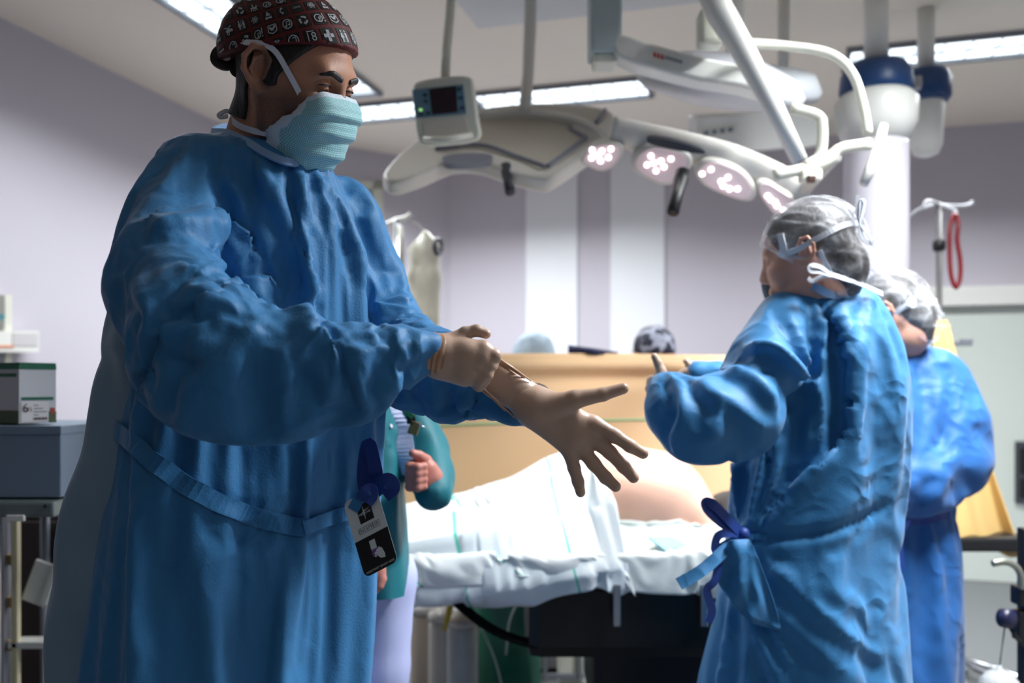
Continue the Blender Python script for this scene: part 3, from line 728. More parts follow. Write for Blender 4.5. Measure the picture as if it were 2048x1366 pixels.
def on_arm(x0, y0, x1, y1, m): MB().prism([plane_pt(x, y, pa+na*.002, na) for x, y in ((x0, y0), (x1, y0+(x1-x0)*.3), (x1, y1+(x1-x0)*.3), (x0, y1))], na*-.002).build('lettering', m, boom)
for k in range(3): on_arm(1307+k*7.5, 104+k*2.3, 1312+k*7.5, 113+k*2.3, M_RED)
for k in range(6): on_arm(1330+k*6, 111+k*1.7, 1334+k*6, 117+k*1.7, M_LETG)
# --- round lamp head above (seen edge-on)
dome = empty('lamp_dome', P(1450, 180, 2.85), 'large round white lamp dome behind the boom arm', 'lamp dome')
MB().lathe(P(1440, 168, 2.95), [(.02, .10), (.14, .085), (.24, .05), (.285, .0), (.28, -.03), (.24, -.055), (.10, -.075), (.02, -.08)], 40, (.16, -.35, .95)).build('shell', mat('dome_grey', (196, 198, 204), .4, var=.02), dome, smooth=True)
MB().lathe(P(1545, 170, 3.1), [(.02, .06), (.14, .05), (.175, .0), (.165, -.03), (.02, -.04)], 32, (.1, -.5, .9)).build('rear_disc', mat('dome_rear', (172, 176, 180), .45), dome, smooth=True)
MB().tube([P(1470, 150, 3.0), P(1470, 60, 3.0), Vector((P(1470, 0, 3.0).x, 3.0, CEIL))], .03, 12).build('stem', M_WHITE, dome, smooth=True)
# --- diagonal support arm and loops of tube
arm = lampB
MB().tube([P(1405, -60, 2.42), P(1440, 25, 2.4), P(1480, 90, 2.4), P(1540, 200, 2.4), P(1600, 322, 2.42)], [.04, .04, .034, .028, .022], 14).build('arm_tube', M_WHITE, arm, smooth=True)
o = MB().box(P(1420, 60, 2.5), (.07, .07, .10), bev=.012).build('arm_joint', M_CREAM, arm)
MB().tube([P(1405, -60, 2.42), Vector((P(1405, -60, 2.42).x, 2.42, CEIL))], .045, 14).build('arm_mount', M_WHITE, arm, smooth=True)
MB().tube([Vector(p) for p in catmull([tuple(p) for p in [P(1492, 86, 2.45), P(1570, 92, 2.5), P(1660, 108, 2.5), P(1706, 150, 2.5), P(1728, 220, 2.5), P(1736, 268, 2.5)]], 6)], .0135, 12).build('tube_loop', M_CREAM, arm, smooth=True)
fr = [P(1582, 216, 2.6), P(1632, 230, 2.6), P(1644, 250, 2.6), P(1640, 310, 2.6), P(1610, 332, 2.6)]
MB().tube([Vector(p) for p in catmull([tuple(p) for p in fr], 5)], .016, 12).build('frame', M_CREAM, arm, smooth=True)
MB().tube([Vector(p) for p in catmull([tuple(p) for p in [P(1548, 350, 2.6), P(1600, 340, 2.6), P(1656, 322, 2.6), P(1680, 298, 2.6), P(1740, 288, 2.6)]], 5)], .017, 12).build('lower_bar', M_CREAM, arm, smooth=True)
MB().tube([P(1768, 250, 2.45), P(1758, 290, 2.44), P(1742, 335, 2.43), P(1727, 368, 2.42)], [(.012, .010), (.021, .014), (.020, .014), (.015, .012)], 14).build('paddle', M_LAMPW, arm, smooth=True)
o = MB().box(P(1620, 352, 2.58), (.06, .05, .035), bev=.008).build('camera_head', M_CREAM, arm)
MB().box(P(1622, 358, 2.55), (.024, .02, .022), bev=.004).build('camera_eye', mat('camera_brown', (70, 48, 44), .3), arm)
# --- flat box with label
bx = empty('pendant_box', P(1510, 268, 3.0), 'flat white pendant box with a small lettered label', 'equipment box')
pb_ = P(1480, 270, 3.42); nb_ = Vector((.12, -.93, -.34)).normalized()
o = outline_slab(MB(), [(1396, 240), (1400, 232), (1470, 228), (1560, 226), (1655, 232), (1660, 246), (1655, 290), (1560, 300), (1450, 308), (1398, 300)], pb_, nb_, .12, 2).build('housing', M_WHITE, bx); bevel(o, .01, 2); autosmooth(o)
MB().prism([plane_pt(x, y, pb_+nb_*.003, nb_) for x, y in ((1402, 256), (1474, 246), (1474, 264), (1402, 276))], nb_*-.003).build('label', M_CREAM, bx)
for k in range(4): MB().prism([plane_pt(x, y, pb_+nb_*.006, nb_) for x, y in ((1408+k*16, 262-k*2.3), (1418+k*16, 260.6-k*2.3), (1418+k*16, 270-k*2.3), (1408+k*16, 271.4-k*2.3))], nb_*-.002).build('label_letter', M_LETG, bx)
MB().box(P(1381, 272, 3.38), (.013, .02, .034), bev=.003).build('blue_marker', mat('marker_blue', (50, 80, 150), .4), bx)
MB().tube([P(1560, 226, 3.5), P(1566, 120, 3.5), Vector((P(1568, 0, 3.5).x, 3.5, CEIL))], .024, 10).build('stem', M_WHITE, bx, smooth=True)
# --- pendant column with blue covers
M_BLUEC = mat('pendant_blue_cover', (20, 62, 112), .4, var=.05, vscale=10)
pend = empty('ceiling_pendant', (P(1755, 0, 3.4).x, 3.4, 0), 'white ceiling pendant column with a dark blue cover, left of two', 'pendant', 'ceiling pendants')
cx = P(1752, 0, 3.4).x
prof = [(.02, 1.0), (.105, P(0, 560, 3.4).z)]
zc_ = lambda y: P(0, y, 3.4).z
MB().lathe((cx, 3.4, 0), [(.12, .0), (.12, zc_(300)), (.118, zc_(280))], 32).build('column', mat('pendant_white', (196, 192, 200), .3, var=.01), pend, smooth=True)
MB().lathe((cx, 3.4, 0), [(.118, zc_(290)), (.15, zc_(250)), (.155, zc_(205)), (.13, zc_(190))], 32).build('hub', M_WHITE, pend, smooth=True)
MB().lathe((cx, 3.4, 0), [(.128, zc_(202)), (.138, zc_(180)), (.132, zc_(150)), (.11, zc_(132)), (.05, zc_(125)), (.02, zc_(124))], 32).build('blue_cover', M_BLUEC, pend, smooth=True)
MB().lathe((cx, 3.4, 0), [(.045, zc_(126)), (.045, CEIL)], 20).build('stem', M_WHITE, pend, smooth=True)
pend2 = empty('ceiling_pendant', (P(1850, 0, 3.7).x, 3.7, 0), 'smaller ceiling pendant with dark blue cover, right of two', 'pendant', 'ceiling pendants')
cx = P(1852, 0, 3.7).x; z2 = lambda y: P(0, y, 3.7).z
MB().lathe((cx, 3.7, 0), [(.03, z2(312)), (.05, z2(308)), (.065, z2(290)), (.075, z2(205)), (.07, z2(195))], 28).build('column', M_WHITE, pend2, smooth=True)
MB().lathe((cx, 3.7, 0), [(.085, z2(206)), (.1, z2(195)), (.1, z2(160)), (.085, z2(145)), (.04, z2(138)), (.02, z2(137))], 28).build('blue_cover', M_BLUEC, pend2, smooth=True)
MB().lathe((cx, 3.7, 0), [(.035, z2(139)), (.035, CEIL)], 16).build('stem', M_WHITE, pend2, smooth=True)
o = MB().box(P(1800, 170, 3.55), (.16, .06, .05), rz=-.3, bev=.01).build('pendant_link', mat('link_grey', (170, 170, 172), .4), pend2)
# --- ceiling post and sensor behind the surgeon
post = empty('ceiling_post', (P(460, 0, 4.6).x, 4.6, CEIL), 'pale square ceiling post beside the top left lamp', 'post')
MB().box((P(460, 0, 4.6).x, 4.6, (P(0, 100, 4.6).z+CEIL)/2), (.1, .1, max(.02, CEIL-P(0, 100, 4.6).z)), bev=.006).build('shaft', M_CREAM, post)
MB().box((P(460, 0, 4.6).x, 4.6, P(0, 104, 4.6).z), (.13, .13, .03), bev=.006).build('end_plate', M_CREAM, post)
# --- framed window / hatch on the corner wall
cd = (Vector((WC1[0], WC1[1], 0))-Vector((WL1[0], WL1[1], 0))).normalized(); cnm = Vector((cd.y, -cd.x, 0))
def corner_pt(px, py, off=0.0): return plane_pt(px, py, Vector((WC1[0], WC1[1], 0))+cnm*off, cnm)
MB().prism([corner_pt(x, y, .005) for x, y in ((640, 372), (752, 372), (752, 452), (640, 452))], cnm*-.02).build('window_1', M_GLASS, kind='structure')
w1 = bpy.data.objects['window_1']
for (a, b, c_, d_) in ((628, 362, 766, 378), (628, 446, 766, 462), (628, 362, 645, 462), (746, 362, 766, 462)):
    MB().prism([corner_pt(x, y, .03) for x, y in ((a, b), (c_, b), (c_, d_), (a, d_))], cnm*-.03).build('window_frame', M_CREAM, w1)
# --- drip stand with clear bags, left of centre
iv = empty('drip_stand', (P(792, 0, 4.0).x, 4.0, 0), 'steel drip stand with white hooks behind the left arm of the surgeon', 'drip stand', 'drip stands')
zt = P(0, 440, 4.0).z; xi = P(792, 0, 4.0).x
MB().tube([(xi, 4.0, 0.03), (xi, 4.0, zt)], .014, 12).build('pole', M_STEEL, iv, smooth=True)
MB().tube([P(765, 452, 4.0), P(780, 446, 4.0), P(792, 440, 4.0), P(812, 436, 4.0), P(822, 428, 4.0)], .012, 10).build('hook_bar', M_WHITE, iv, smooth=True)
MB().tube([P(800, 452, 3.98), P(803, 490, 3.98), P(803, 540, 3.98)], .012, 10).build('sleeve', M_CREAM, iv, smooth=True)
for k in range(5):
    a = 2*math.pi*k/5; MB().tube([(xi, 4.0, .06), (xi+.24*math.cos(a), 4.0+.24*math.sin(a), .03)], .014, 8).build('foot', M_STEEL, iv, smooth=True)
M_CLEAR = mat('clear_plastic_bag', (226, 224, 208), .25, var=.08, vscale=14, alpha=.82, bump=.004, bscale=26)
bag = Field(P(800, 700, 4.06)-Vector((0, .12, .05)), P(900, 440, 4.06)+Vector((.05, .12, .05)), .011)
bag.chain([P(848, 640, 4.05), P(848, 560, 4.05), P(850, 500, 4.05), P(850, 468, 4.05)], [.075, .075, .062, .018], .02, .02, flat=(0, 1, 0), fs=.6); bag.cone(P(832, 520, 4.05), P(822, 500, 4.05), .03, .012, .02); bag.cone(P(862, 510, 4.05), P(868, 492, 4.05), .03, .014, .02)
bV, bQ = bag.mesh(2); bV = bV+vnormals(bV, bQ)*(vnoise(bV*np.array([1, 1, .5]), 22, 8, 3)*.008)[:, None]
bg = empty('plastic_bag', P(848, 640, 4.05), 'crumpled clear plastic bag hanging on the drip stand', 'plastic bag')
mesh_obj('bag', bV, bQ, M_CLEAR, bg); MB().tube([P(850, 470, 4.05), P(840, 452, 4.03), P(815, 438, 4.0)], .004, 6).build('hanger', M_WHITE, bg, smooth=True)
rg = MB(); rg.tube([P(876+7*math.cos(t), 493+15*math.sin(t), 4.0+.03*math.cos(t)) for t in [2*math.pi*k/20 for k in range(21)]], .009, 8); rg.build('grip_ring', mat('navy_ring', (26, 28, 52), .4), bg, smooth=True)
# --- drip stand at the right with a red tube loop
iv2 = empty('drip_stand', (P(1878, 0, 3.75).x, 3.75, 0), 'steel drip stand with clear hooks at far right', 'drip stand', 'drip stands')
xi = P(1878, 0, 3.75).x; z3 = lambda y: P(0, y, 3.75).z
MB().tube([(xi, 3.75, .03), (xi, 3.75, z3(408))], .0125, 12).build('pole', mat('pole_grey', (110, 108, 108), .35, metal=.8), iv2, smooth=True)
MB().lathe((xi, 3.75, z3(490)), [(.012, -.03), (.026, -.02), (.026, .015), (.013, .03)], 14).build('clamp_knob', M_BLACK, iv2, smooth=True)
for pts in ([P(1878, 408, 3.75), P(1858, 402, 3.71), P(1848, 410, 3.70), P(1850, 418, 3.70)], [P(1878, 408, 3.75), P(1908, 420, 3.72), P(1912, 428, 3.71)], [P(1878, 410, 3.75), P(1920, 412, 3.82), P(1942, 408, 3.87), P(1944, 402, 3.87)], [P(1878, 408, 3.75), P(1840, 418, 3.80), P(1820, 432, 3.85), P(1816, 428, 3.85)]):
    MB().tube([Vector(p) for p in catmull([tuple(p) for p in pts], 4)], .008, 8).build('hook', mat('clear_hook', (214, 216, 222), .15, spec=.8), iv2, smooth=True)
for k in range(5):
    a = 2*math.pi*k/5+.3; MB().tube([(xi, 3.75, .06), (xi+.24*math.cos(a), 3.3+.24*math.sin(a), .03)], .014, 8).build('foot', M_STEEL, iv2, smooth=True)
MB().box((xi+.03, 3.71, z3(688)), (.09, .03, .02), bev=.004).build('cross_clamp', M_GREY, iv2); MB().box((xi+.09, 3.70, z3(686)), (.05, .02, .03), bev=.004).build('cross_clamp', M_GREY, iv2)
rt = [P(1910, 428, 3.70), P(1900, 455, 3.68), P(1899, 500, 3.68), P(1902, 550, 3.68), P(1912, 575, 3.68), P(1920, 555, 3.68), P(1920, 520, 3.68), P(1914, 480, 3.68), P(1916, 450, 3.68)]
tl = empty('red_tube', P(1910, 500, 3.68), 'dark red rubber tube looped on the right drip stand', 'tube')
MB().tube([Vector(p) for p in catmull([tuple(p) for p in rt], 6, True)], .0095, 10).build('loop', mat('red_rubber', (126, 26, 34), .4, var=.1), tl, smooth=True)
# ================================================================ operating table, patient, drapes
def nd(x, y): return P(x, y, 2.5)
TZ = 0.70
table = empty('operating_table', (0.2, 2.78, 0), 'black operating table under the white sheets', 'operating table')
o = MB().box((0.14, 2.78, TZ-.05), (1.60, .52, .06), bev=.015).build('table_top', M_BLACK, table)
o = MB().box((0.14, 2.78, TZ-.006), (1.57, .5, .03), bev=.012).build('mattress', M_DGREY, table)
o = MB().box((0.42, 2.78, .44), (.36, .34, .46), bev=.03).build('column', mat('column_black', (10, 10, 12), .4), table)
o = MB().box((0.34, 2.72, .52), (.6, .4, .24), bev=.04).build('column_skirt', MATS['column_black'], table)
o = MB().lathe((0.34, 2.68, 0), [(.27, .0), (.27, .10), (.24, .16), (.16, .2), (.12, .24)], 36).build('base', mat('table_base_grey', (150, 154, 158), .35, var=.04), table, smooth=True)
MB().box((.14, 2.51, TZ-.07), (1.5, .012, .03), bev=.003).build('side_rail', M_STEEL, table)
for x in (.3, .55): MB().box((x, 2.49, TZ-.13), (.022, .02, .12), bev=.004).build('rail_clamp', M_STEEL, table)
# strap hanging under the table
sp = [P(885, 1175, 2.58), P(920, 1210, 2.56), P(980, 1256, 2.54), P(1050, 1284, 2.54), P(1110, 1288, 2.54), P(1170, 1275, 2.56)]
stp = loop_tape(sp, (0, -.4, 1), .035, mat('strap_webbing', (12, 12, 14), .9, spec=.1), None, 'table_strap', 6, .003); tag(stp, 'black strap sagging under the operating table', 'strap')
# the patient, lying on the side with the back to the camera
patient = empty('person', P(1230, 1080, 2.8), 'patient lying on the side with bare back under the lamp', 'person')
M_SKINP = mat('skin_patient', (224, 178, 156), .5, bump=.0005, bscale=200, var=.05, vscale=9, sss=.15)
pf = Field((-.55, 2.45, .66), (1.05, 3.2, 1.12), .011)
pp = lambda x, y, d=2.8: P(x, y, d)
pf.ell(pp(1150, 1005), (.17, .14, .155), None, .03); pf.ell(pp(1235, 990), (.15, .155, .165), None, .06); pf.ell(pp(1315, 1005), (.15, .15, .165), None, .06)
pf.chain([pp(1365, 1010), pp(1395, 1035, 2.74), pp(1420, 1075, 2.68)], [.09, .07, .05], .05, .02)
pf.chain([pp(1375, 1050), pp(1410, 1055)], [.075, .055], .04); pf.ell(pp(1455, 1050, 2.85), (.105, .075, .085), None, .03)
pf.chain([pp(1120, 1010), pp(1000, 1040), pp(880, 1050), pp(760, 1062)], [.13, .105, .08, .06], .05, .03); pf.chain([pp(1120, 1050, 2.72), pp(1000, 1070, 2.7), pp(860, 1072, 2.72), pp(760, 1075, 2.72)], [.1, .08, .065, .05], .05, .03)
pV, pQ = pf.mesh(3)
bodyp = mesh_obj('body', pV, pQ, M_SKINP, patient)
hp = Field(P(1370, 1130, 2.85)-Vector((0, .2, 0)), P(1545, 980, 2.85)+Vector((.05, .2, .03)), .009); hp.ell(pp(1462, 1042, 2.82), (.10, .09, .098), None, .02); hp.ell(pp(1425, 1072, 2.72), (.045, .05, .036), None, .03)
mesh_obj('hair', *hp.mesh(2), M_HAIR, patient)
# sheets settle on table and patient
def sheet_grid(x0, x1, y0, y1, z, n, m, wob=0, seed=1):
    gx, gy = np.meshgrid(np.linspace(x0, x1, n), np.linspace(y0, y1, m), indexing='ij')
    V = np.stack([gx.ravel(), gy.ravel(), np.full(gx.size, z)], 1)
    if wob: V[:, 2] += vnoise(V, 7, seed, 3)*wob
    Q = np.array([(i*m+j, (i+1)*m+j, (i+1)*m+j+1, i*m+j+1) for i in range(n-1) for j in range(m-1)])
    return V, Q
tb = MB().box((0.14, 2.78, TZ-.04), (1.60, .54, .09)); tbv = np.array(tb.v); tbq = np.array([f for f in tb.f])
lowp = Field((-.55, 2.45, .66), (1.05, 3.2, 1.12), .022); lowp.v = pf.v[::2, ::2, ::2][:lowp.n[0], :lowp.n[1], :lowp.n[2]].copy(); lowp.n = np.array(lowp.v.shape)
cpv, cpq = lowp.mesh(1)
def sheet_item(V, Q, bend=.15, shrink=-.03, extra=None):
    return dict(V=V, Q=Q, pin=np.zeros(len(V)), coll=[(tbv, tbq), (cpv, cpq)]+(extra or []), opts=dict(bend=bend, grav=1.0, shrink=shrink, tens=12, mass=.25, damp=1.5), fric=40)
def crease_grid(V, n, m, specs):
    """pleat a sheet: rows (0..1 across) with a hump"""
    return V
rotm = lambda V, a, c: np.stack([(V[:, 0]-c[0])*math.cos(a)-(V[:, 1]-c[1])*math.sin(a)+c[0], (V[:, 0]-c[0])*math.sin(a)+(V[:, 1]-c[1])*math.cos(a)+c[1], V[:, 2]], 1)
S1 = sheet_grid(-.62, .30, 0, 1, .80, 70, 54); S1[0][:, 1] = (2.40+.035*np.sin(S1[0][:, 0]*9+.8))*(1-S1[0][:, 1])+3.02*S1[0][:, 1]; S1 = (rotm(S1[0], .03, (0, 2.6)), S1[1]); S1[0][:, 2] = np.where(S1[0][:, 1] > 2.5, .98, .80)
S2 = sheet_grid(0, 1, 2.40, 3.06, 1.02, 70, 50, .05, 5); v_ = (S2[0][:, 1]-2.40)/.66; S2[0][:, 0] = -.52+(.42-.50*v_**.6+.52)*S2[0][:, 0]
S3 = sheet_grid(.16, .95, 2.36, 2.74, .78, 54, 34, .03, 9); S3 = (rotm(S3[0], -.05, (.5, 2.5)), S3[1])
items = [sheet_item(*S1), sheet_item(S2[0], S2[1], .2, -.06), sheet_item(S3[0], S3[1], .1, -.06)]
SH_OUT = cloth_sim(items, 20)
def stripe_mat(name, rgb, stripes):
    m = mat(name, rgb, .75, bump=.0006, bscale=260, var=.02, vscale=6); nt = m.node_tree; b = nt.nodes['Principled BSDF']; prev = b.inputs['Base Color'].links[0].from_socket
    uv = nt.nodes.new('ShaderNodeUVMap'); sx = nt.nodes.new('ShaderNodeSeparateXYZ'); nt.links.new(uv.outputs[0], sx.inputs[0]); acc = None
    for ch, c0, w in stripes:
        a = nt.nodes.new('ShaderNodeMath'); a.operation = 'SUBTRACT'; a.inputs[1].default_value = c0; nt.links.new(sx.outputs[ch], a.inputs[0])
        bb = nt.nodes.new('ShaderNodeMath'); bb.operation = 'ABSOLUTE'; nt.links.new(a.outputs[0], bb.inputs[0])
        cc_ = nt.nodes.new('ShaderNodeMath'); cc_.operation = 'LESS_THAN'; cc_.inputs[1].default_value = w; nt.links.new(bb.outputs[0], cc_.inputs[0])
        if acc is None: acc = cc_
        else:
            mm = nt.nodes.new('ShaderNodeMath'); mm.operation = 'MAXIMUM'; nt.links.new(acc.outputs[0], mm.inputs[0]); nt.links.new(cc_.outputs[0], mm.inputs[1]); acc = mm
    mx = nt.nodes.new('ShaderNodeMixRGB'); mx.inputs[2].default_value = srgb(96, 190, 172); nt.links.new(acc.outputs[0], mx.inputs[0]); nt.links.new(prev, mx.inputs[1]); nt.links.new(mx.outputs[0], b.inputs['Base Color']); return m
def put_sheet(name, V, Q, n, m, mt, label, cat):
    o = mesh_obj(name, V, Q, mt, None, True, label, cat)
    uvl = o.data.uv_layers.new(name='UVMap'); li = np.zeros(len(o.data.loops), np.int32); o.data.loops.foreach_get('vertex_index', li)
    uvl.data.foreach_set('uv', np.stack([(li//m)/(n-1), (li % m)/(m-1)], 1).astype(np.float32).ravel())
    o.modifiers.new('sub', 'SUBSURF').levels = 1; o.modifiers['sub'].render_levels = 1; so = o.modifiers.new('thickness', 'SOLIDIFY'); so.thickness = .003
    return o
M_SHEET = stripe_mat('sheet_white', (222, 230, 234), [(0, .45, .006), (0, .80, .004)]); M_SHEET2 = stripe_mat('sheet_white_top', (232, 236, 236), [(0, .30, .006), (0, .62, .006), (1, .42, .004)]); M_SHEET3 = stripe_mat('sheet_white_pad', (226, 232, 228), [(0, 3, .001)])
put_sheet('bed_sheet', SH_OUT[0], S1[1], 70, 54, M_SHEET, 'white sheet with green stripe hanging over the near table edge', 'sheet')
put_sheet('bed_sheet', SH_OUT[1], S2[1], 70, 50, M_SHEET2, 'crumpled white drape over the legs and hip of the patient', 'sheet')
put_sheet('bed_sheet', SH_OUT[2], S3[1], 54, 34, M_SHEET3, 'white absorbent sheet in front of the bare shoulder of the patient', 'sheet')
# small blue pad on the sheet by the shoulder
pdv = [P(1296, 1086, 2.56), P(1345, 1084, 2.6), P(1376, 1104, 2.56), P(1330, 1112, 2.52)]
po_ = MB().prism([p+Vector((0, 0, .012)) for p in pdv], (0, 0, .006)).build('absorbent_pad', mat('pad_blue', (150, 200, 214), .7, var=.05, vscale=20)); tag(po_, 'small pale blue pad lying by the bare shoulder', 'pad')
# peach screen drape behind the patient
def cloth_patch(name, fn, nu, nv, m, label=None, cat=None, parent=None, th=.003):
    V = [fn(i/nu, j/nv) for j in range(nv+1) for i in range(nu+1)]
    o = MB().add(V, [(j*(nu+1)+i, j*(nu+1)+i+1, (j+1)*(nu+1)+i+1, (j+1)*(nu+1)+i) for j in range(nv) for i in range(nu)]).build(name, m, parent, smooth=True)
    o.modifiers.new('thickness', 'SOLIDIFY').thickness = th; return tag(o, label, cat)
M_PEACH = mat('drape_peach', (236, 196, 150), .7, bump=.0006, bscale=160, var=.03, vscale=5)
scn = empty('screen_drape', P(1150, 900, 3.3), 'peach anaesthesia screen drape hung behind the patient', 'drape')
def screen_fn(u, v):
    x = 640+u*980; top = 712-6*math.sin(u*3.1)+3*u; y = top+v*420; d = 3.34-.12*v
    w = .010*math.sin(x*.018+1.5*math.sin(v*3))*min(1, v*3)+.025*v*math.sin(x*.0105+2.2*v+.6)+.006*math.sin(v*21+u*4)*math.exp(-((v-.12)/.05)**2)*3
    fold = .018*math.exp(-((v-.055)/.03)**2)
    return P(x, y, d-w-fold)
o = cloth_patch('cloth', screen_fn, 90, 60, M_PEACH, parent=scn)
MB().tube([P(630, 716, 3.36), P(1640, 716, 3.36)], .012, 10).build('top_rail', M_STEEL, scn, smooth=True)
for x in (650, 1600): MB().tube([P(x, 716, 3.36), Vector((P(x, 0, 3.36).x, 3.36, 0))], .014, 10).build('rail_post', M_STEEL, scn, smooth=True)
def stripe_fn(u, v):
    a = screen_fn(.08+u*.86, .345-.06*u+v*.012); return a+Vector((0, -.004, 0))
cloth_patch('green_stripe', stripe_fn, 60, 2, mat('stripe_green', (168, 200, 150), .7), parent=scn, th=.001)
# yellow drape over the instrument stand at right
ydr = empty('yellow_drape', P(1950, 900, 3.0), 'yellow gauze drape tented over the stand at right', 'drape')
M_YEL = mat('gauze_yellow', (220, 184, 118), .75, bump=.001, bscale=300, var=.06, vscale=8, alpha=.93)
def yel_fn(u, v):
    tl = (1868, 648); tr = (1898, 648); bl = (1845, 1075); br = (2046, 1104)
    e = v**1.15
    x = (tl[0]*(1-u)+tr[0]*u)*(1-e)+(bl[0]*(1-u)+br[0]*u)*e
    y = tl[1]+(bl[1]*(1-u)+br[1]*u-tl[1])*v+14*math.sin(u*9)*v**3
    d = 3.1-.05*v+.05*math.sin(u*7+v*2)*v+.02*math.sin(u*17)*v
    return P(x, y, d)
cloth_patch('cloth', yel_fn, 50, 50, M_YEL, parent=ydr)
cloth_patch('top_wrap', lambda u, v: P(1880+16*math.cos(u*2*math.pi), 640+55*v, 3.26+.03*math.sin(u*2*math.pi)), 24, 10, M_YEL, parent=ydr)
tray = empty('instrument_stand', (P(1950, 0, 3.15).x, 3.15, 0), 'black instrument stand under the yellow drape', 'stand')
zq = P(0, 1068, 3.1).z
o = MB().box((P(1935, 0, 3.1).x, 3.15, zq-.02), (.36, .32, .05), bev=.012).build('tray', M_BLACK, tray)
MB().tube([P(1890, 1080, 3.0), P(1890, 1160, 3.0), Vector((P(1890, 0, 3.0).x, 3.0, .06))], .014, 10).build('pole', M_BLACK, tray, smooth=True)
MB().box((P(1890, 0, 3.0).x+.02, 3.05, .03), (.12, .5, .05), bev=.01).build('foot', M_BLACK, tray)
MB().box(P(1894, 1126, 2.98), (.035, .03, .022), bev=.004).build('clamp', M_BLACK, tray)
MB().tube([Vector(p) for p in catmull([tuple(p) for p in [P(1893, 1130, 2.97), P(1900, 1190, 2.97), P(1898, 1240, 2.98), P(1892, 1262, 2.98)]], 5)], .005, 8).build('hanging_cable', M_BLACK, tray, smooth=True)
# people behind the screen: only their caps show above it
def cap_person(px, py, w, mt, label, d=3.75, hide=0.0):
    R_ = empty('person', (P(px, 0, d).x, d, 0), label, 'person', 'people behind the screen')
    H_ = HeadFrame(P(px, py+55, d), 90, 15, 0, .95)
    lo, hi = bounds([H_(.12, 0, 0), H_(-.11, 0, 0), H_(0, .1, 0), H_(0, -.1, 0), H_(0, 0, .14), H_(.08, 0, -.13), P(px, py+150, d)], .03)
    hv, hq = skull(H_, lo, hi, .007, (P(px, py+135, d), .055)).mesh(2); b = mesh_obj('body', hv, hq, MATS['skin_patient'], R_)
    c2 = Field(lo-.03, hi+.03, .007); c2.ell(H_(-.008, 0, .036), (.112, .092, .103), H_.R, .02); c2.half(H_(.09, 0, .04), H_.f*.2-H_.u*.97); cv_, cq_ = c2.mesh(2)
    cv_ = cv_+vnormals(cv_, cq_)*(vnoise(cv_, 22, 3, 2)*.006)[:, None]; mesh_obj('surgical_cap', cv_, cq_, mt, R_)
    t2 = Field((P(px, 0, d).x-.4, d-.3, .3), (P(px, 0, d).x+.4, d+.3, 1.25), .025)
    zz = P(0, py+150, d).z
    t2.loft([(zz+.02, P(px, 0, d).x, d, .07, .06), (zz-.06, P(px, 0, d).x, d, .19, .10), (zz-.3, P(px, 0, d).x, d, .2, .13), (.42, P(px, 0, d).x, d, .2, .15)], .02)
    mesh_obj('scrub_top', *t2.mesh(2), M_SCRUB, R_)
    st_ = MB().lathe((P(px, 0, d).x, d, 0), [(.17, 0), (.17, .03), (.03, .06), (.03, .36), (.17, .37), (.17, .415)], 20).build('rolling_stool', M_BLACK, None); tag(st_, 'black stool under the colleague with the '+label.split(' in a ')[1].split(' cap')[0]+' cap', 'stool')
M_CAPP = mat('cap_navy_print', (34, 36, 62), .7, var=.0)
def _cp():
    nt = M_CAPP.node_tree; b = nt.nodes['Principled BSDF']; n = nt.nodes.new('ShaderNodeTexNoise'); n.inputs['Scale'].default_value = 26; n.inputs['Detail'].default_value = 1; tc = nt.nodes.new('ShaderNodeTexCoord'); cr = nt.nodes.new('ShaderNodeValToRGB')
    cr.color_ramp.elements[0].position = .52; cr.color_ramp.elements[0].color = srgb(24, 26, 48); cr.color_ramp.elements[1].position = .62; cr.color_ramp.elements[1].color = srgb(140, 144, 160)
    nt.links.new(tc.outputs['Object'], n.inputs['Vector']); nt.links.new(n.outputs['Fac'], cr.inputs[0]); nt.links.new(cr.outputs[0], b.inputs['Base Color'])
_cp()
cap_person(1068, 672, 90, mat('cap_pale_blue', (170, 190, 206), .7), 'colleague behind the screen in a pale blue cap')
cap_person(1308, 660, 90, M_CAPP, 'colleague behind the screen in a dark patterned cap')
nv_ = empty('folded_cloth', P(1180, 708, 3.4), 'folded navy cloth lying on the screen rail between two caps', 'cloth')
cloth_patch('cloth', lambda u, v: P(1136+100*u, 710-(20-14*u**1.2)*(1-v)+0*u, 3.34+.05*v+.01*math.sin(u*9)), 24, 6, mat('cloth_navy', (20, 26, 66), .7), parent=nv_, th=.02)
# ================================================================ trolley with cartons at the left, stands at the right, things under the table
dL = 1.95
trol = empty('supply_trolley', (P(20, 0, 2.1).x, 2.1, 0), 'steel supply trolley at the left edge', 'trolley')
zs = P(0, 1004, dL).z
xr = P(112, 0, dL).x
o = MB().box((xr-.35, dL+.2, zs-.016), (.70, .42, .035), bev=.006).build('top_shelf', mat('trolley_steel', (128, 140, 142), .35, metal=.4, var=.04), trol)
o = MB().box((xr-.35, dL+.2, .32), (.70, .42, .03), bev=.006).build('shelf', MATS['trolley_steel'], trol)
for (x, y) in ((xr-.17, dL+.05), (xr-.17, dL+.37), (xr-.64, dL+.05), (xr-.64, dL+.37)):
    MB().tube([(x, y, .08), (x, y, zs-.02)], .016, 10).build('post', M_STEEL, trol, smooth=True); MB().lathe((x, y, .04), [(.04, -.012), (.04, .012)], 16, (1, 0, 0)).build('castor', M_BLACK, trol, smooth=True)
MB().box(P(32, 1036, dL-.01), (.04, .01, .014), bev=.002).build('shelf_label', M_WHITE, trol)
MB().lathe(P(92, 1012, dL-.012), [(.005, 0), (.005, .004)], 10, (0, -1, 0)).build('bolt', M_DGREY, trol)
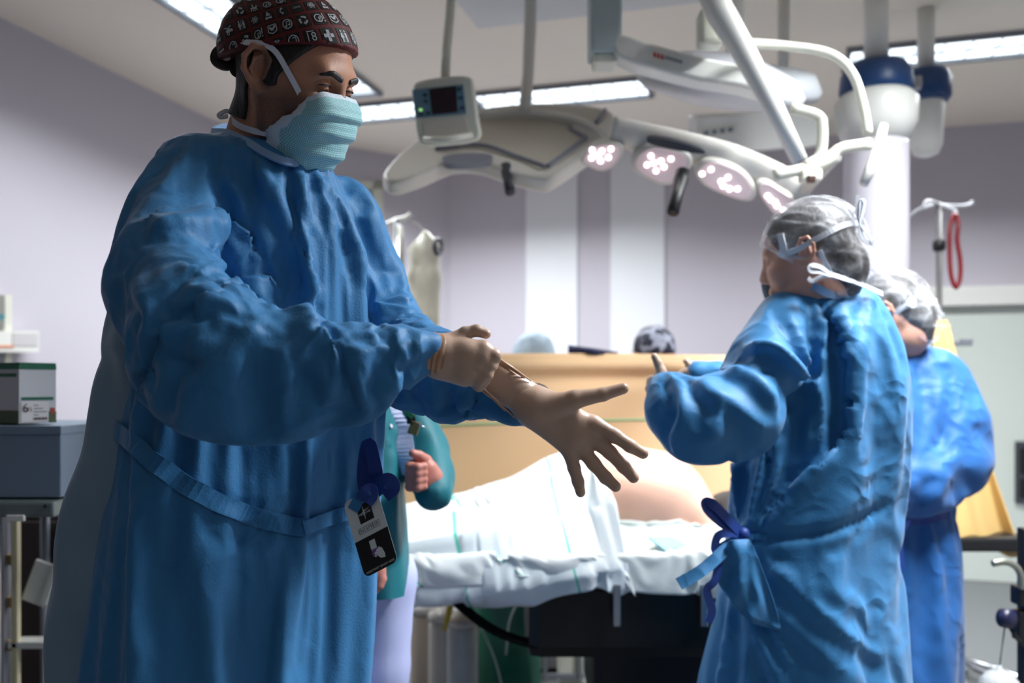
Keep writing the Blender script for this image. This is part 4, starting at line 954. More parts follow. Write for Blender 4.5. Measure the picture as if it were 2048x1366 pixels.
# blue-grey carton on the shelf
z0 = zs+.003; z1 = P(0, 850, dL+.03).z
cb = empty('storage_box', (xr-.22, dL+.19, z0), 'plain blue-grey storage box on the trolley under the glove carton', 'box')
M_BLUEBOX = mat('box_blue_grey', (118, 136, 156), .6, var=.03)
o = MB().box((xr-.205, dL+.2, (z0+z1)/2), (.40, .34, z1-z0-.006), bev=.003).build('box_body', M_BLUEBOX, cb)
o = MB().box((xr-.205, dL+.2, z1-.012), (.404, .344, .02), bev=.002).build('lid', M_BLUEBOX, cb)
# glove carton on top, seen on its corner
gc = empty('glove_carton', P(40, 845, dL+.12), 'white and green glove carton on top of the blue-grey box', 'carton')
zb0 = z1+.002; zb1 = zb0+.135
pA = Vector((P(38, 0, dL+.05).x, dL+.05, 0)); pB = Vector((P(112, 0, dL+.12).x, dL+.12, 0)); pC = Vector((P(-60, 0, dL+.16).x, dL+.16, 0)); pD = pB+pC-pA
M_CARTON = mat('carton_white', (206, 208, 214), .6, var=.03); M_GRN = mat('carton_green', (24, 104, 78), .6); M_GRN2 = mat('carton_olive', (84, 98, 66), .6)
MB().prism([p+Vector((0, 0, zb0)) for p in (pA, pB, pD, pC)], (0, 0, zb1-zb0)).build('carton_body', M_CARTON, gc)
def face_q(a, b, u0, u1, v0, v1, m, nm, off=.0015):
    d = b-a; n = Vector((d.y, -d.x, 0)).normalized(); n = -n if n.y > 0 else n
    q = [a+d*u+n*off+Vector((0, 0, zb0+(zb1-zb0)*v)) for u, v in ((u0, v0), (u1, v0), (u1, v1), (u0, v1))]
    return MB().prism(q, n*-.001).build(nm, m, gc)
MB().prism([p+Vector((0, 0, zb1)) for p in (pA, pB, pD, pC)], (0, 0, .006)).build('carton_top', M_GRN, gc)
face_q(pA, pB, 0, 1, .93, 1, M_GRN, 'green_band'); face_q(pC, pA, 0, 1, .93, 1, M_GRN, 'green_band'); face_q(pA, pB, .06, .92, .40, .45, M_GRN, 'green_band'); face_q(pC, pA, .1, .95, .80, .86, M_GRN, 'green_band')
face_q(pC, pA, 0, 1, 0, .22, M_GRN2, 'olive_band'); face_q(pA, pB, .80, 1, 0, .2, M_GRN2, 'olive_band'); face_q(pA, pB, .84, .96, .16, .26, mat('carton_red', (176, 70, 50), .6), 'red_mark', .002); face_q(pA, pB, .04, .78, .02, .38, mat('carton_label', (222, 218, 220), .6), 'size_label', .002)
dv = (pB-pA); nv2 = Vector((dv.y, -dv.x, 0)).normalized(); nv2 = -nv2 if nv2.y > 0 else nv2; dvu = dv.normalized()
def carton_text(s, size, u, v, m):
    q = MB(); c0 = pA+dv*u+nv2*.004+Vector((0, 0, zb0+(zb1-zb0)*v))
    for p in text_polys(s, size): q.add([c0+dvu*a+Vector((0, 0, b)) for a, b in p], [tuple(range(len(p)))])
    return q.build('label_text', m, gc)
def text_polys(s, size=1.0):
    cu = bpy.data.curves.new('t', 'FONT'); cu.body = s; cu.size = size; cu.align_x = 'CENTER'; cu.align_y = 'CENTER'; cu.resolution_u = 2
    o = bpy.data.objects.new('t', cu); COL.objects.link(o)
    dg = bpy.context.evaluated_depsgraph_get(); dg.update(); me = bpy.data.meshes.new_from_object(o.evaluated_get(dg))
    r = [[(me.vertices[v].co.x, me.vertices[v].co.y) for v in p.vertices] for p in me.polygons]
    bpy.data.objects.remove(o); bpy.data.curves.remove(cu); bpy.data.meshes.remove(me); return r
carton_text('6', .030, .15, .26, mat('label_brown', (70, 44, 40), .6)); carton_text('½', .016, .27, .24, MATS['label_brown'])
for k in range(4): face_q(pA, pB, .38, .5+.12*(k % 3), .30-.055*k, .315-.055*k, mat('label_grey', (120, 116, 120), .6), 'label_line', .0028)
for k in range(12): face_q(pA, pB, .36+k*.032, .36+k*.032+.012+.008*(k % 3), .055, .10, MATS['label_brown'], 'bar_code', .0028)
# pale apparatus further back at the left
ap = empty('wall_rail_unit', (-2.1, 4.05, CAMZ), 'pale equipment rail with small cards on the left wall', 'rail')
lw = lambda px, py, off: plane_pt(px, py, Vector((-2.23, 3.79, 0))+W*off, W)
def lw_slab(x0, y0, x1, y1, m, nm, off=.05, th=.04): return MB().prism([lw(x, y, off) for x, y in ((x0, y0), (x1, y0), (x1, y1), (x0, y1))], W*-th).build(nm, m, ap)
lw_slab(10, 590, 24, 725, M_CREAM, 'upright'); lw_slab(-30, 662, 78, 704, M_WHITE, 'card_tray', .08, .05); lw_slab(26, 666, 76, 692, mat('card_grey', (196, 192, 194), .6), 'card', .083, .004); lw_slab(-30, 690, 28, 696, mat('orange_strip', (214, 150, 120), .6), 'orange_strip', .083, .004); lw_slab(-30, 628, 10, 640, mat('teal_clip', (70, 120, 130), .6), 'clip', .06, .02); lw_slab(-40, 700, 12, 722, M_GREY, 'bracket', .05, .03)
# yellow folder and papers on the trolley behind
yf = empty('yellow_tub', (P(135, 0, 2.5).x, 2.5, P(0, 965, 2.5).z), 'yellow tub with a white bundle on a side table behind the gown', 'tub')
zt0 = P(0, 965, 2.5).z
o = MB().box((P(140, 0, 2.5).x, 2.6, P(0, 922, 2.5).z), (.16, .14, .06), bev=.012).build('tub', mat('tub_yellow', (222, 190, 40), .5), yf)
o = MB().box((P(140, 0, 2.5).x, 2.6, P(0, 950, 2.5).z), (.17, .15, .028), bev=.008).build('tub_base', mat('tub_beige', (196, 176, 150), .6), yf)
f_ = Field(P(100, 930, 2.57)-Vector((.02, .1, .02)), P(180, 880, 2.57)+Vector((.02, .1, .03)), .008); f_.ell(P(132, 904, 2.57), (.06, .05, .028), None, .02); f_.ell(P(155, 900, 2.57), (.04, .05, .022), None, .02); mesh_obj('bundle', *f_.mesh(2), M_WHITE, yf)
sd = empty('side_table', (P(140, 0, 2.55).x, 2.55, 0), 'dark low side table behind the trolley', 'table')
zz = P(0, 966, 2.5).z-.008
o = MB().box((P(130, 0, 2.55).x, 2.62, zz-.02), (.36, .24, .03), bev=.005).build('table_top', mat('side_blue', (40, 52, 110), .5), sd)
for sx_ in (-1, 1):
    for sy_ in (-1, 1): MB().tube([(P(130, 0, 2.55).x+sx_*.15, 2.62+sy_*.1, 0), (P(130, 0, 2.55).x+sx_*.15, 2.62+sy_*.1, zz-.03)], .014, 8).build('leg', M_GREY, sd, smooth=True)
# rack below the trolley top: cream uprights with a wooden rung, white tray
rk = empty('wire_rack', (P(20, 0, 2.3).x, 2.42, 0), 'cream rack with wooden rungs behind the trolley legs', 'rack')
for (x, m, w) in ((4, mat('rack_grey', (150, 150, 160), .5), .02), (32, mat('rack_cream', (216, 204, 168), .55), .018), (-40, MATS['rack_cream'], .018)):
    MB().box((P(x, 0, 2.42).x, 2.42, P(0, 1225, 2.42).z), (w, .02, .62), bev=.003).build('upright', m, rk)
for y in (1205, 1292, 1120): MB().box((P(-4, 0, 2.43).x, 2.435, P(0, y, 2.43).z), (.11, .015, .03), bev=.003).build('rung', mat('rung_wood', (196, 158, 96), .6, var=.1), rk)
for x in (P(4, 0, 2.42).x, P(32, 0, 2.42).x, P(-40, 0, 2.42).x): MB().box((x, 2.42, .13), (.018, .02, .26)).build('upright_foot', MATS['rack_cream'], rk)
wt = empty('white_tray', P(88, 1180, 2.44), 'tilted white tray hanging beside the gown at left', 'tray')
o = MB().box(P(92, 1170, 2.44), (.10, .01, .12), bev=.003, M=Matrix.Rotation(.35, 3, 'Y')).build('tray_panel', M_WHITE, wt)
o = MB().box(P(112, 1140, 2.44), (.02, .02, .2), bev=.003, M=Matrix.Rotation(.35, 3, 'Y')).build('tray_edge', M_WHITE, wt)
MB().box((P(70, 0, 2.44).x, 2.44, P(0, 1285, 2.44).z), (.12, .06, .02), bev=.004).build('lower_shelf', M_WHITE, wt)
MB().box((P(92, 0, 2.44).x, 2.45, P(0, 1285, 2.44).z/2), (.02, .02, P(0, 1285, 2.44).z), bev=.002).build('shelf_post', M_WHITE, wt); MB().box((P(100, 0, 2.44).x, 2.45, P(0, 1220, 2.44).z), (.012, .02, .2), bev=.002).build('shelf_post', M_WHITE, wt)
# dark cupboard that closes the view low at left
cu = empty('dark_cupboard', (P(60, 0, 2.8).x, 2.9, 0), 'dark brown cupboard low at left behind the rack', 'cupboard')
o = MB().box((P(40, 0, 2.9).x, 2.95, .40), (.66, .4, .80), bev=.006).build('cupboard_body', mat('cupboard_brown', (62, 50, 48), .6, var=.08), cu)
for s in (-1, 1): MB().box((P(40, 0, 2.9).x+s*.16, 2.745, .40), (.31, .015, .74), bev=.004).build('door', MATS['cupboard_brown'], cu)
# --- under the table: green bag, white chest, tubes
gb_ = empty('green_bag', P(1015, 1300, 2.75), 'translucent green waste bag standing behind the strap', 'waste bag')
xg = P(1010, 0, 3.2).x
gv = MB().lathe((xg, 3.2, 0), [(.10, .01), (.13, .05), (.125, .3), (.135, .44), (.128, .48), (.10, .49)], 40); gvv = np.array([tuple(v) for v in gv.v])
ang = np.arctan2(gvv[:, 1]-3.2, gvv[:, 0]-xg); rr = 1+.05*np.sin(ang*7+gvv[:, 2]*9)+.03*np.sin(ang*13-gvv[:, 2]*14); gvv[:, 0] = xg+(gvv[:, 0]-xg)*rr; gvv[:, 1] = 3.2+(gvv[:, 1]-3.2)*rr
gv.v = [tuple(v) for v in gvv]
gv.build('bag', mat('bag_green', (20, 120, 96), .35, var=.12, vscale=6, alpha=.92), gb_, smooth=True)
for pts in ([P(1050, 1180, 3.05), P(1020, 1240, 3.05), P(1012, 1310, 3.05)], [P(960, 1250, 3.05), P(990, 1320, 3.05), P(1010, 1400, 3.05)]):
    t_ = MB().tube([Vector(p) for p in catmull([tuple(p) for p in pts], 5)], .004, 6).build('clear_tube', mat('tube_clear', (206, 226, 220), .2), gb_, smooth=True)
wc = empty('white_chest', (P(1120, 0, 3.3).x, 3.35, 0), 'white equipment chest with grey frame behind the table base', 'chest')
o = MB().box((P(1140, 0, 3.5).x+.06, 3.49, .26), (.22, .12, .48), bev=.008).build('chest_body', M_CREAM, wc)
for y in (1232, 1352): MB().box((P(1125, 0, 3.42).x, 3.42, P(0, y, 3.42).z), (.17, .01, .02), bev=.002).build('frame_bar', M_GREY, wc)
for x in (1090, 1160): MB().box((P(x, 0, 3.42).x, 3.415, .26), (.016, .012, .46), bev=.002).build('frame_bar', M_GREY, wc)
cans = [(888, 3.05, (226, 222, 212)), (925, 2.98, (206, 214, 214)), (850, 3.15, (214, 200, 180))]
for k, (x, d, c_) in enumerate(cans):
    cc0 = empty('suction_canister', (P(x, 0, d).x, d, 0), ['clear suction canister left of the green bag, nearest it', 'slim pale canister touching the green bag', 'tan canister behind the legs in lilac trousers'][k], 'canister', 'canisters under the table')
    MB().lathe((P(x, 0, d).x, d, 0), [(.05, .0), (.055, .02), (.055, .36), (.05, .38)], 24).build('jar', mat('canister_%d' % k, c_, .25, alpha=.9, var=.05), cc0, smooth=True)
    MB().lathe((P(x, 0, d).x, d, .38), [(.056, .0), (.056, .02), (.03, .03), (.012, .05)], 20).build('lid', M_WHITE, cc0, smooth=True)
ys = MB().tube([P(905, 1190, 2.9), P(897, 1230, 2.9), P(888, 1262, 2.9)], [(.004, .012), (.004, .010), (.004, .006)], 8, flat=(0, 1, 0)).build('yellow_tag', mat('tag_yellow', (222, 196, 60), .5)); tag(ys, 'yellow ribbon tag hanging beside the canisters', 'tag')
bl = empty('blue_drape', (P(1400, 0, 2.75).x, 2.75, .1), 'blue cloth hanging from the table beside the gown of the nurse', 'drape')
cloth_patch('cloth', lambda u, v: P(1362+110*u+8*math.sin(v*4), 1225+170*v, 2.72+.03*math.sin(u*8+v)), 16, 14, mat('cloth_blue', (58, 84, 160), .7, var=.06), parent=bl)
MB().lathe(P(1376, 1338, 2.66), [(.006, 0), (.006, .004), (.003, .006)], 10, (0, -1, 0)).build('pilot_light', mat('pilot_blue', (60, 60, 255), .3, emit=3), bl, smooth=True)
# --- right edge: black stand with grip handle and pulley weight
st2_ = empty('equipment_stand', (P(2062, 0, 2.5).x, 2.5, 0), 'black equipment stand with curved steel grip at the right edge', 'stand')
MB().box((P(2052, 0, 2.5).x, 2.5, .40), (.035, .035, .78), bev=.005).build('post', M_BLACK, st2_)
MB().box(P(2046, 1190, 2.48), (.05, .05, .055), bev=.008).build('socket', M_BLACK, st2_); MB().box(P(2042, 1250, 2.48), (.035, .04, .085), bev=.006).build('clamp_block', M_BLACK, st2_)
MB().tube([Vector(p) for p in catmull([tuple(p) for p in [P(1985, 1127, 2.46), P(2010, 1124, 2.46), P(2030, 1132, 2.46), P(2041, 1150, 2.46), P(2044, 1178, 2.46)]], 6)], [.0095]*25, 12).build('grip', mat('grip_steel', (150, 152, 140), .3, metal=.7), st2_, smooth=True)
MB().lathe(P(2014, 1237, 2.46), [(.012, -.02), (.027, -.015), (.027, .015), (.012, .02)], 20, (.4, -1, .1)).build('pulley', mat('pulley_navy', (20, 22, 54), .4), st2_, smooth=True)
MB().tube([P(2018, 1250, 2.46), P(2030, 1272, 2.46), P(2048, 1292, 2.46)], .006, 8).build('bracket', M_BLACK, st2_, smooth=True)
MB().box((P(2060, 0, 2.5).x, 2.55, .025), (.10, .4, .05), bev=.01).build('foot', M_BLACK, st2_)
pw = empty('pulley_weight', P(2000, 1366, 2.46), 'ribbed grey weight hanging on a cord at bottom right', 'weight')
MB().tube([P(2010, 1250, 2.46), P(2002, 1310, 2.46), P(1999, 1334, 2.46)], .0022, 6).build('cord', M_GREY, pw, smooth=True)
MB().lathe(P(1999, 1336, 2.46), [(.006, .008), (.008, 0), (.03, -.012), (.05, -.035), (.056, -.06), (.058, -.14), (.05, -.15)], 28).build('weight_body', mat('weight_grey', (170, 172, 172), .4, bump=.004, bscale=60), pw, smooth=True)
# ================================================================ the gowns (cloth is settled on the bodies once, then kept as plain meshes)
ROWS_S = [(272, 452, 575, 1.47, .055), (290, 425, 610, 1.47, .075), (315, 395, 645, 1.46, .1), (350, 370, 675, 1.455, .115), (400, 345, 702, 1.45, .125), (480, 315, 722, 1.45, .135), (560, 285, 726, 1.45, .145),
        (650, 265, 722, 1.45, .155), (750, 250, 716, 1.45, .165), (850, 235, 714, 1.45, .175), (1000, 212, 712, 1.45, .185), (1150, 190, 706, 1.45, .195), (1366, 165, 672, 1.45, .2), (1950, 145, 650, 1.45, .21)]
ARM_R = [P(405, 375, 1.40), P(355, 435, 1.32), P(328, 520, 1.23), P(370, 612, 1.155), P(455, 682, 1.12), P(570, 712, 1.12), P(700, 722, 1.13), P(790, 714, 1.15), P(846, 706, 1.16)]
ARM_L = [P(690, 440, 1.54), P(735, 520, 1.57), P(765, 600, 1.55), P(792, 672, 1.5), P(880, 722, 1.40), P(965, 774, 1.33), P(1030, 815, 1.28)]
def field_surgeon(h, t=0.0, arm=1.0, rows=ROWS_S):
    f = Field((-0.95, 0.95, 0.2), (0.1, 1.8, 1.68), h)
    f.loft([(l[0], l[1], l[2], l[3]-t, l[4]-t) for l in levels_px(rows)], k=0.02, p=2.3)
    f.chain(ARM_R, [x*arm for x in (.085, .075, .077, .075, .071, .063, .052, .042, .029)], k=0.02, kj=0.02)
    f.chain(ARM_L, [x*arm for x in (.075, .055, .055, .064, .054, .042, .030)], k=0.02, kj=0.02)
    return f
SURG_FOLDS = [
    ([(426, 350), (474, 391), (490, 446)], .018, .014), ([(440, 330), (520, 400), (535, 480)], .018, .010),
    ([(490, 298), (548, 385), (580, 466), (616, 530), (645, 627)], .022, .018), ([(603, 337), (609, 401), (619, 459)], .016, .012),
    ([(632, 346), (683, 420), (716, 478), (741, 562), (748, 646)], .016, .012), ([(587, 440), (629, 459), (619, 514)], .014, .010),
    ([(297, 433), (342, 422), (435, 427), (477, 453), (519, 514)], .018, .018, .9), ([(358, 520), (406, 549), (432, 567), (522, 553), (558, 562)], .018, .018, .9),
    ([(426, 440), (455, 491), (480, 549)], .016, .012), ([(264, 507), (287, 530), (306, 582)], .014, .012),
    ([(522, 553), (583, 591), (590, 636), (641, 659)], .016, .012), ([(250, 600), (330, 600), (400, 640)], .018, .012),
    ([(590, 636), (610, 690), (600, 760)], .016, .012), ([(650, 655), (640, 720), (620, 780)], .016, .012), ([(700, 665), (705, 730), (680, 790)], .014, .010),
    ([(320, 640), (310, 720), (260, 800)], .018, .016), ([(345, 660), (350, 760), (330, 860)], .018, .010),
    ([(620, 800), (625, 900), (600, 1000)], .024, .010), ([(690, 800), (700, 900), (740, 960)], .020, .010),
    ([(300, 900), (290, 1050), (300, 1200)], .026, .012), ([(420, 1050), (440, 1200), (430, 1360)], .026, .008), ([(570, 1060), (560, 1200), (580, 1360)], .024, .008),
    ([(740, 590), (790, 570), (830, 580)], .014, .012), ([(745, 640), (790, 620), (840, 630)], .016, .010), ([(780, 700), (840, 690), (930, 670)], .016, .010),
]
def pin_surgeon(v):
    w = min(1, max(0, (v[2]-1.55)/.04))
    for c, r in ((ARM_R[-1], .045), (ARM_L[-1], .05)):
        if (Vector(v)-c).length < r: w = 1
    return w
GOPT = dict(bend=1.5, grav=.45, shrink=-.13)
prep_gown(field_surgeon(0.0105), SURG_FOLDS, field_surgeon(0.02, 0.022, 0.72).mesh(2), pin_surgeon, 0.235, GOPT)
# --- nurse in front at right
ROWS_N = [(570, 1600, 1715, 2.06, .06), (590, 1560, 1745, 2.06, .085), (625, 1525, 1770, 2.06, .115), (680, 1495, 1800, 2.06, .135), (760, 1482, 1815, 2.06, .145), (850, 1472, 1817, 2.06, .15), (950, 1464, 1811, 2.06, .15),
          (1030, 1458, 1805, 2.06, .15), (1068, 1458, 1801, 2.06, .15), (1110, 1450, 1799, 2.06, .155), (1200, 1438, 1797, 2.06, .17), (1366, 1400, 1794, 2.06, .2), (1750, 1380, 1770, 2.06, .2)]
ARM_N = [P(1575, 655, 2.02), P(1535, 720, 1.95), P(1490, 800, 1.88), P(1405, 822, 1.87), P(1355, 805, 1.91), P(1330, 778, 1.94)]
ARM_N2 = [P(1740, 680, 2.16), P(1700, 800, 2.3), P(1560, 800, 2.42), P(1440, 765, 2.42), P(1395, 745, 2.42)]
def field_nurse(h, t=0.0, arm=1.0):
    f = Field((0.2, 1.7, 0.05), (1.08, 2.58, 1.48), h)
    f.loft([(l[0], l[1], l[2], l[3]-t, l[4]-t) for l in levels_px(ROWS_N)], k=0.02, p=2.3)
    f.chain(ARM_N, [x*arm for x in (.085, .088, .084, .082, .066, .040)], k=0.02, kj=0.02)
    f.chain(ARM_N2, [x*arm for x in (.07, .07, .065, .055, .036)], k=0.02, kj=0.02)
    return f
N_FOLDS = [([(1480, 700), (1540, 690), (1600, 740), (1630, 800)], .022, .024, .9), ([(1450, 720), (1500, 730), (1560, 780)], .018, .014), ([(1430, 760), (1480, 790), (1540, 830)], .018, .014),
           ([(1400, 740), (1440, 790), (1430, 860)], .018, .014), ([(1360, 760), (1370, 820), (1350, 870)], .016, .012), ([(1565, 610), (1610, 700), (1640, 800), (1640, 880)], .016, .014),
           ([(1648, 600), (1688, 700), (1698, 820), (1676, 888)], .020, -.034, 0), ([(1672, 600), (1712, 700), (1720, 820), (1690, 890)], .014, .012, 0), ([(1640, 590), (1650, 700), (1660, 850)], .016, .012), ([(1680, 880), (1600, 960), (1510, 1060)], .014, .012),
           ([(1490, 880), (1475, 980), (1482, 1060)], .016, .014), ([(1530, 870), (1510, 980), (1488, 1060)], .016, .014), ([(1570, 880), (1530, 990), (1492, 1062)], .014, .010),
           ([(1495, 1075), (1600, 1072), (1700, 1050), (1790, 1000)], .012, -.014, 0), ([(1500, 1080), (1600, 1110), (1720, 1150), (1780, 1200)], .016, .010), ([(1500, 1085), (1580, 1180), (1700, 1280), (1780, 1320)], .018, .010),
           ([(1492, 1085), (1530, 1200), (1580, 1340)], .018, .014), ([(1480, 1090), (1470, 1200), (1440, 1340)], .018, .014), ([(1485, 1090), (1510, 1230), (1500, 1350)], .016, .012)]
def pin_nurse(v):
    w = min(1, max(0, (v[2]-1.385)/.03))
    for c, r in ((ARM_N[-1], .05), (ARM_N2[-1], .05)):
        if (Vector(v)-c).length < r: w = 1
    return w
prep_gown(field_nurse(0.015), N_FOLDS, field_nurse(0.024, 0.024, 0.7).mesh(2), pin_nurse, 0.09, dict(GOPT, shrink=-.08, bend=5))
# --- nurse further back
ROWS_M = [(692, 1745, 1850, 2.7, .06), (705, 1720, 1875, 2.7, .085), (730, 1690, 1900, 2.7, .11), (780, 1665, 1920, 2.7, .135), (860, 1655, 1935, 2.7, .15), (960, 1660, 1925, 2.7, .15), (1035, 1675, 1895, 2.7, .14),
          (1100, 1670, 1898, 2.7, .15), (1250, 1660, 1900, 2.7, .17), (1500, 1650, 1900, 2.7, .18)]
ARM_M = [P(1870, 750, 2.68), P(1905, 830, 2.62), P(1915, 900, 2.58), P(1860, 950, 2.52), P(1780, 960, 2.5)]
def field_nurse2(h, t=0.0, arm=1.0):
    f = Field((0.85, 2.3, 0.0), (1.55, 3.0, 1.38), h)
    f.loft([(l[0], l[1], l[2], l[3]-t, l[4]-t) for l in levels_px(ROWS_M)], k=0.02, p=2.3)
    f.chain(ARM_M, [x*arm for x in (.085, .08, .075, .065, .05)], k=0.02, kj=0.02)
    return f
M_FOLDS = [([(1880, 730), (1870, 830), (1850, 900)], .024, .018), ([(1930, 800), (1900, 900), (1850, 960)], .022, .016), ([(1840, 760), (1830, 860), (1830, 960)], .02, .014), ([(1850, 1050), (1870, 1150), (1860, 1300)], .022, .014), ([(1820, 1050), (1810, 1200), (1820, 1350)], .022, .012)]
prep_gown(field_nurse2(0.022), M_FOLDS, field_nurse2(0.03, 0.026, 0.7).mesh(2), lambda v: min(1, max(0, (v[2]-1.29)/.03)) if abs(v[2]-P(0, 1040, 2.6).z) > .015 else .7, 0.04, GOPT)
# --- colleague in teal jacket behind the surgeon
ROWS_T = [(520, 600, 690, 2.1, .06), (545, 575, 715, 2.1, .09), (580, 555, 745, 2.1, .11), (650, 560, 775, 2.1, .12), (750, 575, 790, 2.1, .13), (850, 572, 800, 2.1, .14), (1000, 565, 818, 2.1, .15), (1148, 555, 832, 2.1, .16)]
ARM_T = [P(735, 600, 2.08), P(745, 640, 2.1), P(790, 760, 2.12), P(848, 885, 2.1), P(864, 928, 2.04), P(868, 956, 1.985)]
ARM_T2 = [P(585, 620, 2.06), P(575, 780, 2.02), P(640, 960, 1.96), P(735, 1095, 1.94)]
def field_teal(h, t=0.0, arm=1.0):
    f = Field((-0.72, 1.8, 0.6), (-0.05, 2.4, 1.62), h)
    f.loft([(l[0], l[1], l[2], l[3]-t, l[4]-t) for l in levels_px(ROWS_T)], k=0.02, p=2.3)
    f.chain(ARM_T[1:], [x*arm for x in (.055, .058, .06, .052, .045)], k=0.02, kj=0.02)
    f.chain(ARM_T2, [x*arm for x in (.06, .055, .05, .04)], k=0.02, kj=0.02)
    return f
prep_gown(field_teal(0.018), [([(790, 830), (810, 930), (830, 1050)], .02, .016), ([(770, 820), (780, 950), (770, 1100)], .02, .014), ([(820, 1000), (840, 1060), (830, 1110)], .02, .012)],
          field_teal(0.026, 0.02, 0.75).mesh(2), lambda v: min(1, max(0, (v[2]-1.44)/.03)), P(0, 1142, 2.1).z, dict(bend=3, grav=.4, shrink=-.05))
SIM_OUT = cloth_sim(SIM, 16)
# ================================================================ the surgeon
def finish_gown(k, root, m, post=None, name='gown'):
    V, Q = SIM_OUT[k], SIM[k]['Q']
    V, Q = ccsub(V, Q)
    V = crisp(V, Q, 8, 12, .82)
    if post: V = folds(V, Q, post)
    o = mesh_obj(name, V, Q, m, root)
    return o, V, Q
SURG_POST = [([(500, 310), (548, 385), (585, 470), (616, 540), (640, 620)], .015, .010, .7), ([(632, 346), (683, 420), (712, 490), (730, 580)], .013, .009, .7), ([(430, 340), (474, 391), (492, 446), (500, 500)], .014, .009, .8), ([(603, 340), (612, 410), (622, 470)], .010, .007, .6),([(358, 292), (355, 346), (361, 420)], .004, -.003, 0), ([(285, 440), (342, 424), (435, 427), (480, 455), (519, 520)], .012, .012, 'step'), ([(358, 520), (406, 549), (432, 567), (522, 553), (575, 575)], .011, .010, 'step'), ([(330, 635), (312, 720), (270, 800)], .012, -.010, 'step')]
surgeon = empty('person', (P(480, 900, 1.45).x, 1.45, 0), 'surgeon in blue gown and patterned red cap pulling on a glove', 'person')
g_o, g_V, g_Q = finish_gown(0, surgeon, M_GOWN, SURG_POST)
g_bvh = bvh_of(g_V, g_Q)
HS = HeadFrame(P(588, 160, 1.40), 20.5, 19.5, 9, .965)
nb = (P(512, 330, 1.45), .066)
lo, hi = bounds([HS(.12, 0, 0), HS(-.11, 0, 0), HS(0, .1, 0), HS(0, -.1, 0), HS(0, 0, .13), HS(.08, 0, -.13), nb[0]], .03)
hf = skull(HS, lo, hi, .0018, nb)
hV, hQ = hf.mesh(3)
lgf = legs_field(P(470, 0, 1.45).x, 1.45, .11, .85, (1, -.7)); lV, lQ = lgf.mesh(2)
bV, bQ = hV, hQ
mesh_obj('trousers', lV, lQ, M_SCRUB, surgeon)
body = mesh_obj('body', bV, bQ, M_SKIN, surgeon, label='tanned face with dark stubble')
L = HS.local(bV); x, y, z = L[:, 0], L[:, 1], L[:, 2]
st = np.clip((-.012-z+.25*(x-.0))/.03, 0, 1)*np.clip((x+.012)/.015, 0, 1)*np.clip((.125+z)/.02, 0, 1)*.9
st = np.maximum(st, np.clip((x+.002)/.008, 0, 1)*np.clip((.022-x)/.008, 0, 1)*np.clip((z+.04)/.02, 0, 1)*np.clip((.05-z)/.02, 0, 1)*.95)
put_attr(body, 'stubble', st)
# hair under the cap
hr = Field(lo, hi, .003); hr.v = skull(HS, lo, hi, .003, nb, ears=False, face=False).v-.005
X, Y, Z = np.meshgrid(*hr.ax, indexing='ij', sparse=True)
Cx = np.array(HS.C); lx = ((X-Cx[0])*HS.R[0, 0]+(Y-Cx[1])*HS.R[1, 0]+(Z-Cx[2])*HS.R[2, 0]); lz = ((X-Cx[0])*HS.R[0, 2]+(Y-Cx[1])*HS.R[1, 2]+(Z-Cx[2])*HS.R[2, 2]); ly = ((X-Cx[0])*HS.R[0, 1]+(Y-Cx[1])*HS.R[1, 1]+(Z-Cx[2])*HS.R[2, 1])
reg1 = np.maximum(np.maximum(lx+.028, -.078-lz), lz-.08)           # back of head
reg2 = np.maximum.reduce([lx-(.024+.75*np.maximum(lz, 0)), .006-lx, lz-.08, (-.018+.35*np.abs(lx-.014))-lz])      # temple and sideburn
reg3 = np.maximum.reduce([lx-(.024+.75*np.maximum(lz, 0)), .03-lz, lz-.08])
hr.v = np.maximum(hr.v, np.minimum(np.minimum(reg1, reg2), reg3)).astype(np.float32)
mesh_obj('hair', *hr.mesh(2), M_HAIR, surgeon)
# eyes, lids and brows
h_bvh = bvh_of(hV, hQ)
for s in (-1, 1):
    c = HS(.0775, s*.0325, .002)
    e = Field(*bounds([c], .02), .0016); e.ell(c, (.0135,)*3, None, .001); eo = mesh_obj('eye', *e.mesh(2), M_EYEW, surgeon)
    gd = (HS(.1, s*.0325+.002, -.012)-c).normalized()
    MB().lathe(c+gd*.0095, [(.0, .0), (.0066, .0), (.0062, .0022), (.003, .0046), (0.0005, .005)], 16, gd).build('iris', M_IRIS, eo, smooth=True)
    ld = Field(*bounds([c], .022), .0013); ld.ell(c, (.0156,)*3, None, .001)
    ld.half(c+gd*.0, -HS.f*.2-HS.u*.98+HS.f*0.0) if False else None
    nrm = (HS.f*.34-HS.u*.94); ld.half(c-HS.u*.0015, nrm)
    mesh_obj('eyelid', *ld.mesh(2), M_SKIN, surgeon)
    pts = []
    for k in range(9):
        a = -1.1+2.2*k/8; v_ = HS.f*math.cos(a)+HS.l*(math.sin(a)); v_ = v_-nrm*v_.dot(nrm); pts.append(c-HS.u*.0015+v_.normalized()*.0158)
    MB().tube(pts, [.0004]+[.0011]*7+[.0004], 6).build('lash', M_HAIR, surgeon)
    bp = []
    for yy_, zz_ in ((.011, .0185), (.022, .0220), (.036, .0245), (.050, .018)):
        h = h_bvh.ray_cast(HS(.2, s*yy_, zz_), -HS.f); bp.append(h[0]+HS.f*.0012 if h[0] is not None else HS(.09, s*yy_, zz_))
    bp = [Vector(p) for p in catmull([tuple(p) for p in bp], 5)]
    MB().tube(bp, [(.0046*math.sin(math.pi*min(1, .25+.75*i/(len(bp)-1)))**.5+.0004, .0024) for i in range(len(bp))], 8, flat=HS.u).build('eyebrow', M_HAIR, surgeon, smooth=True)
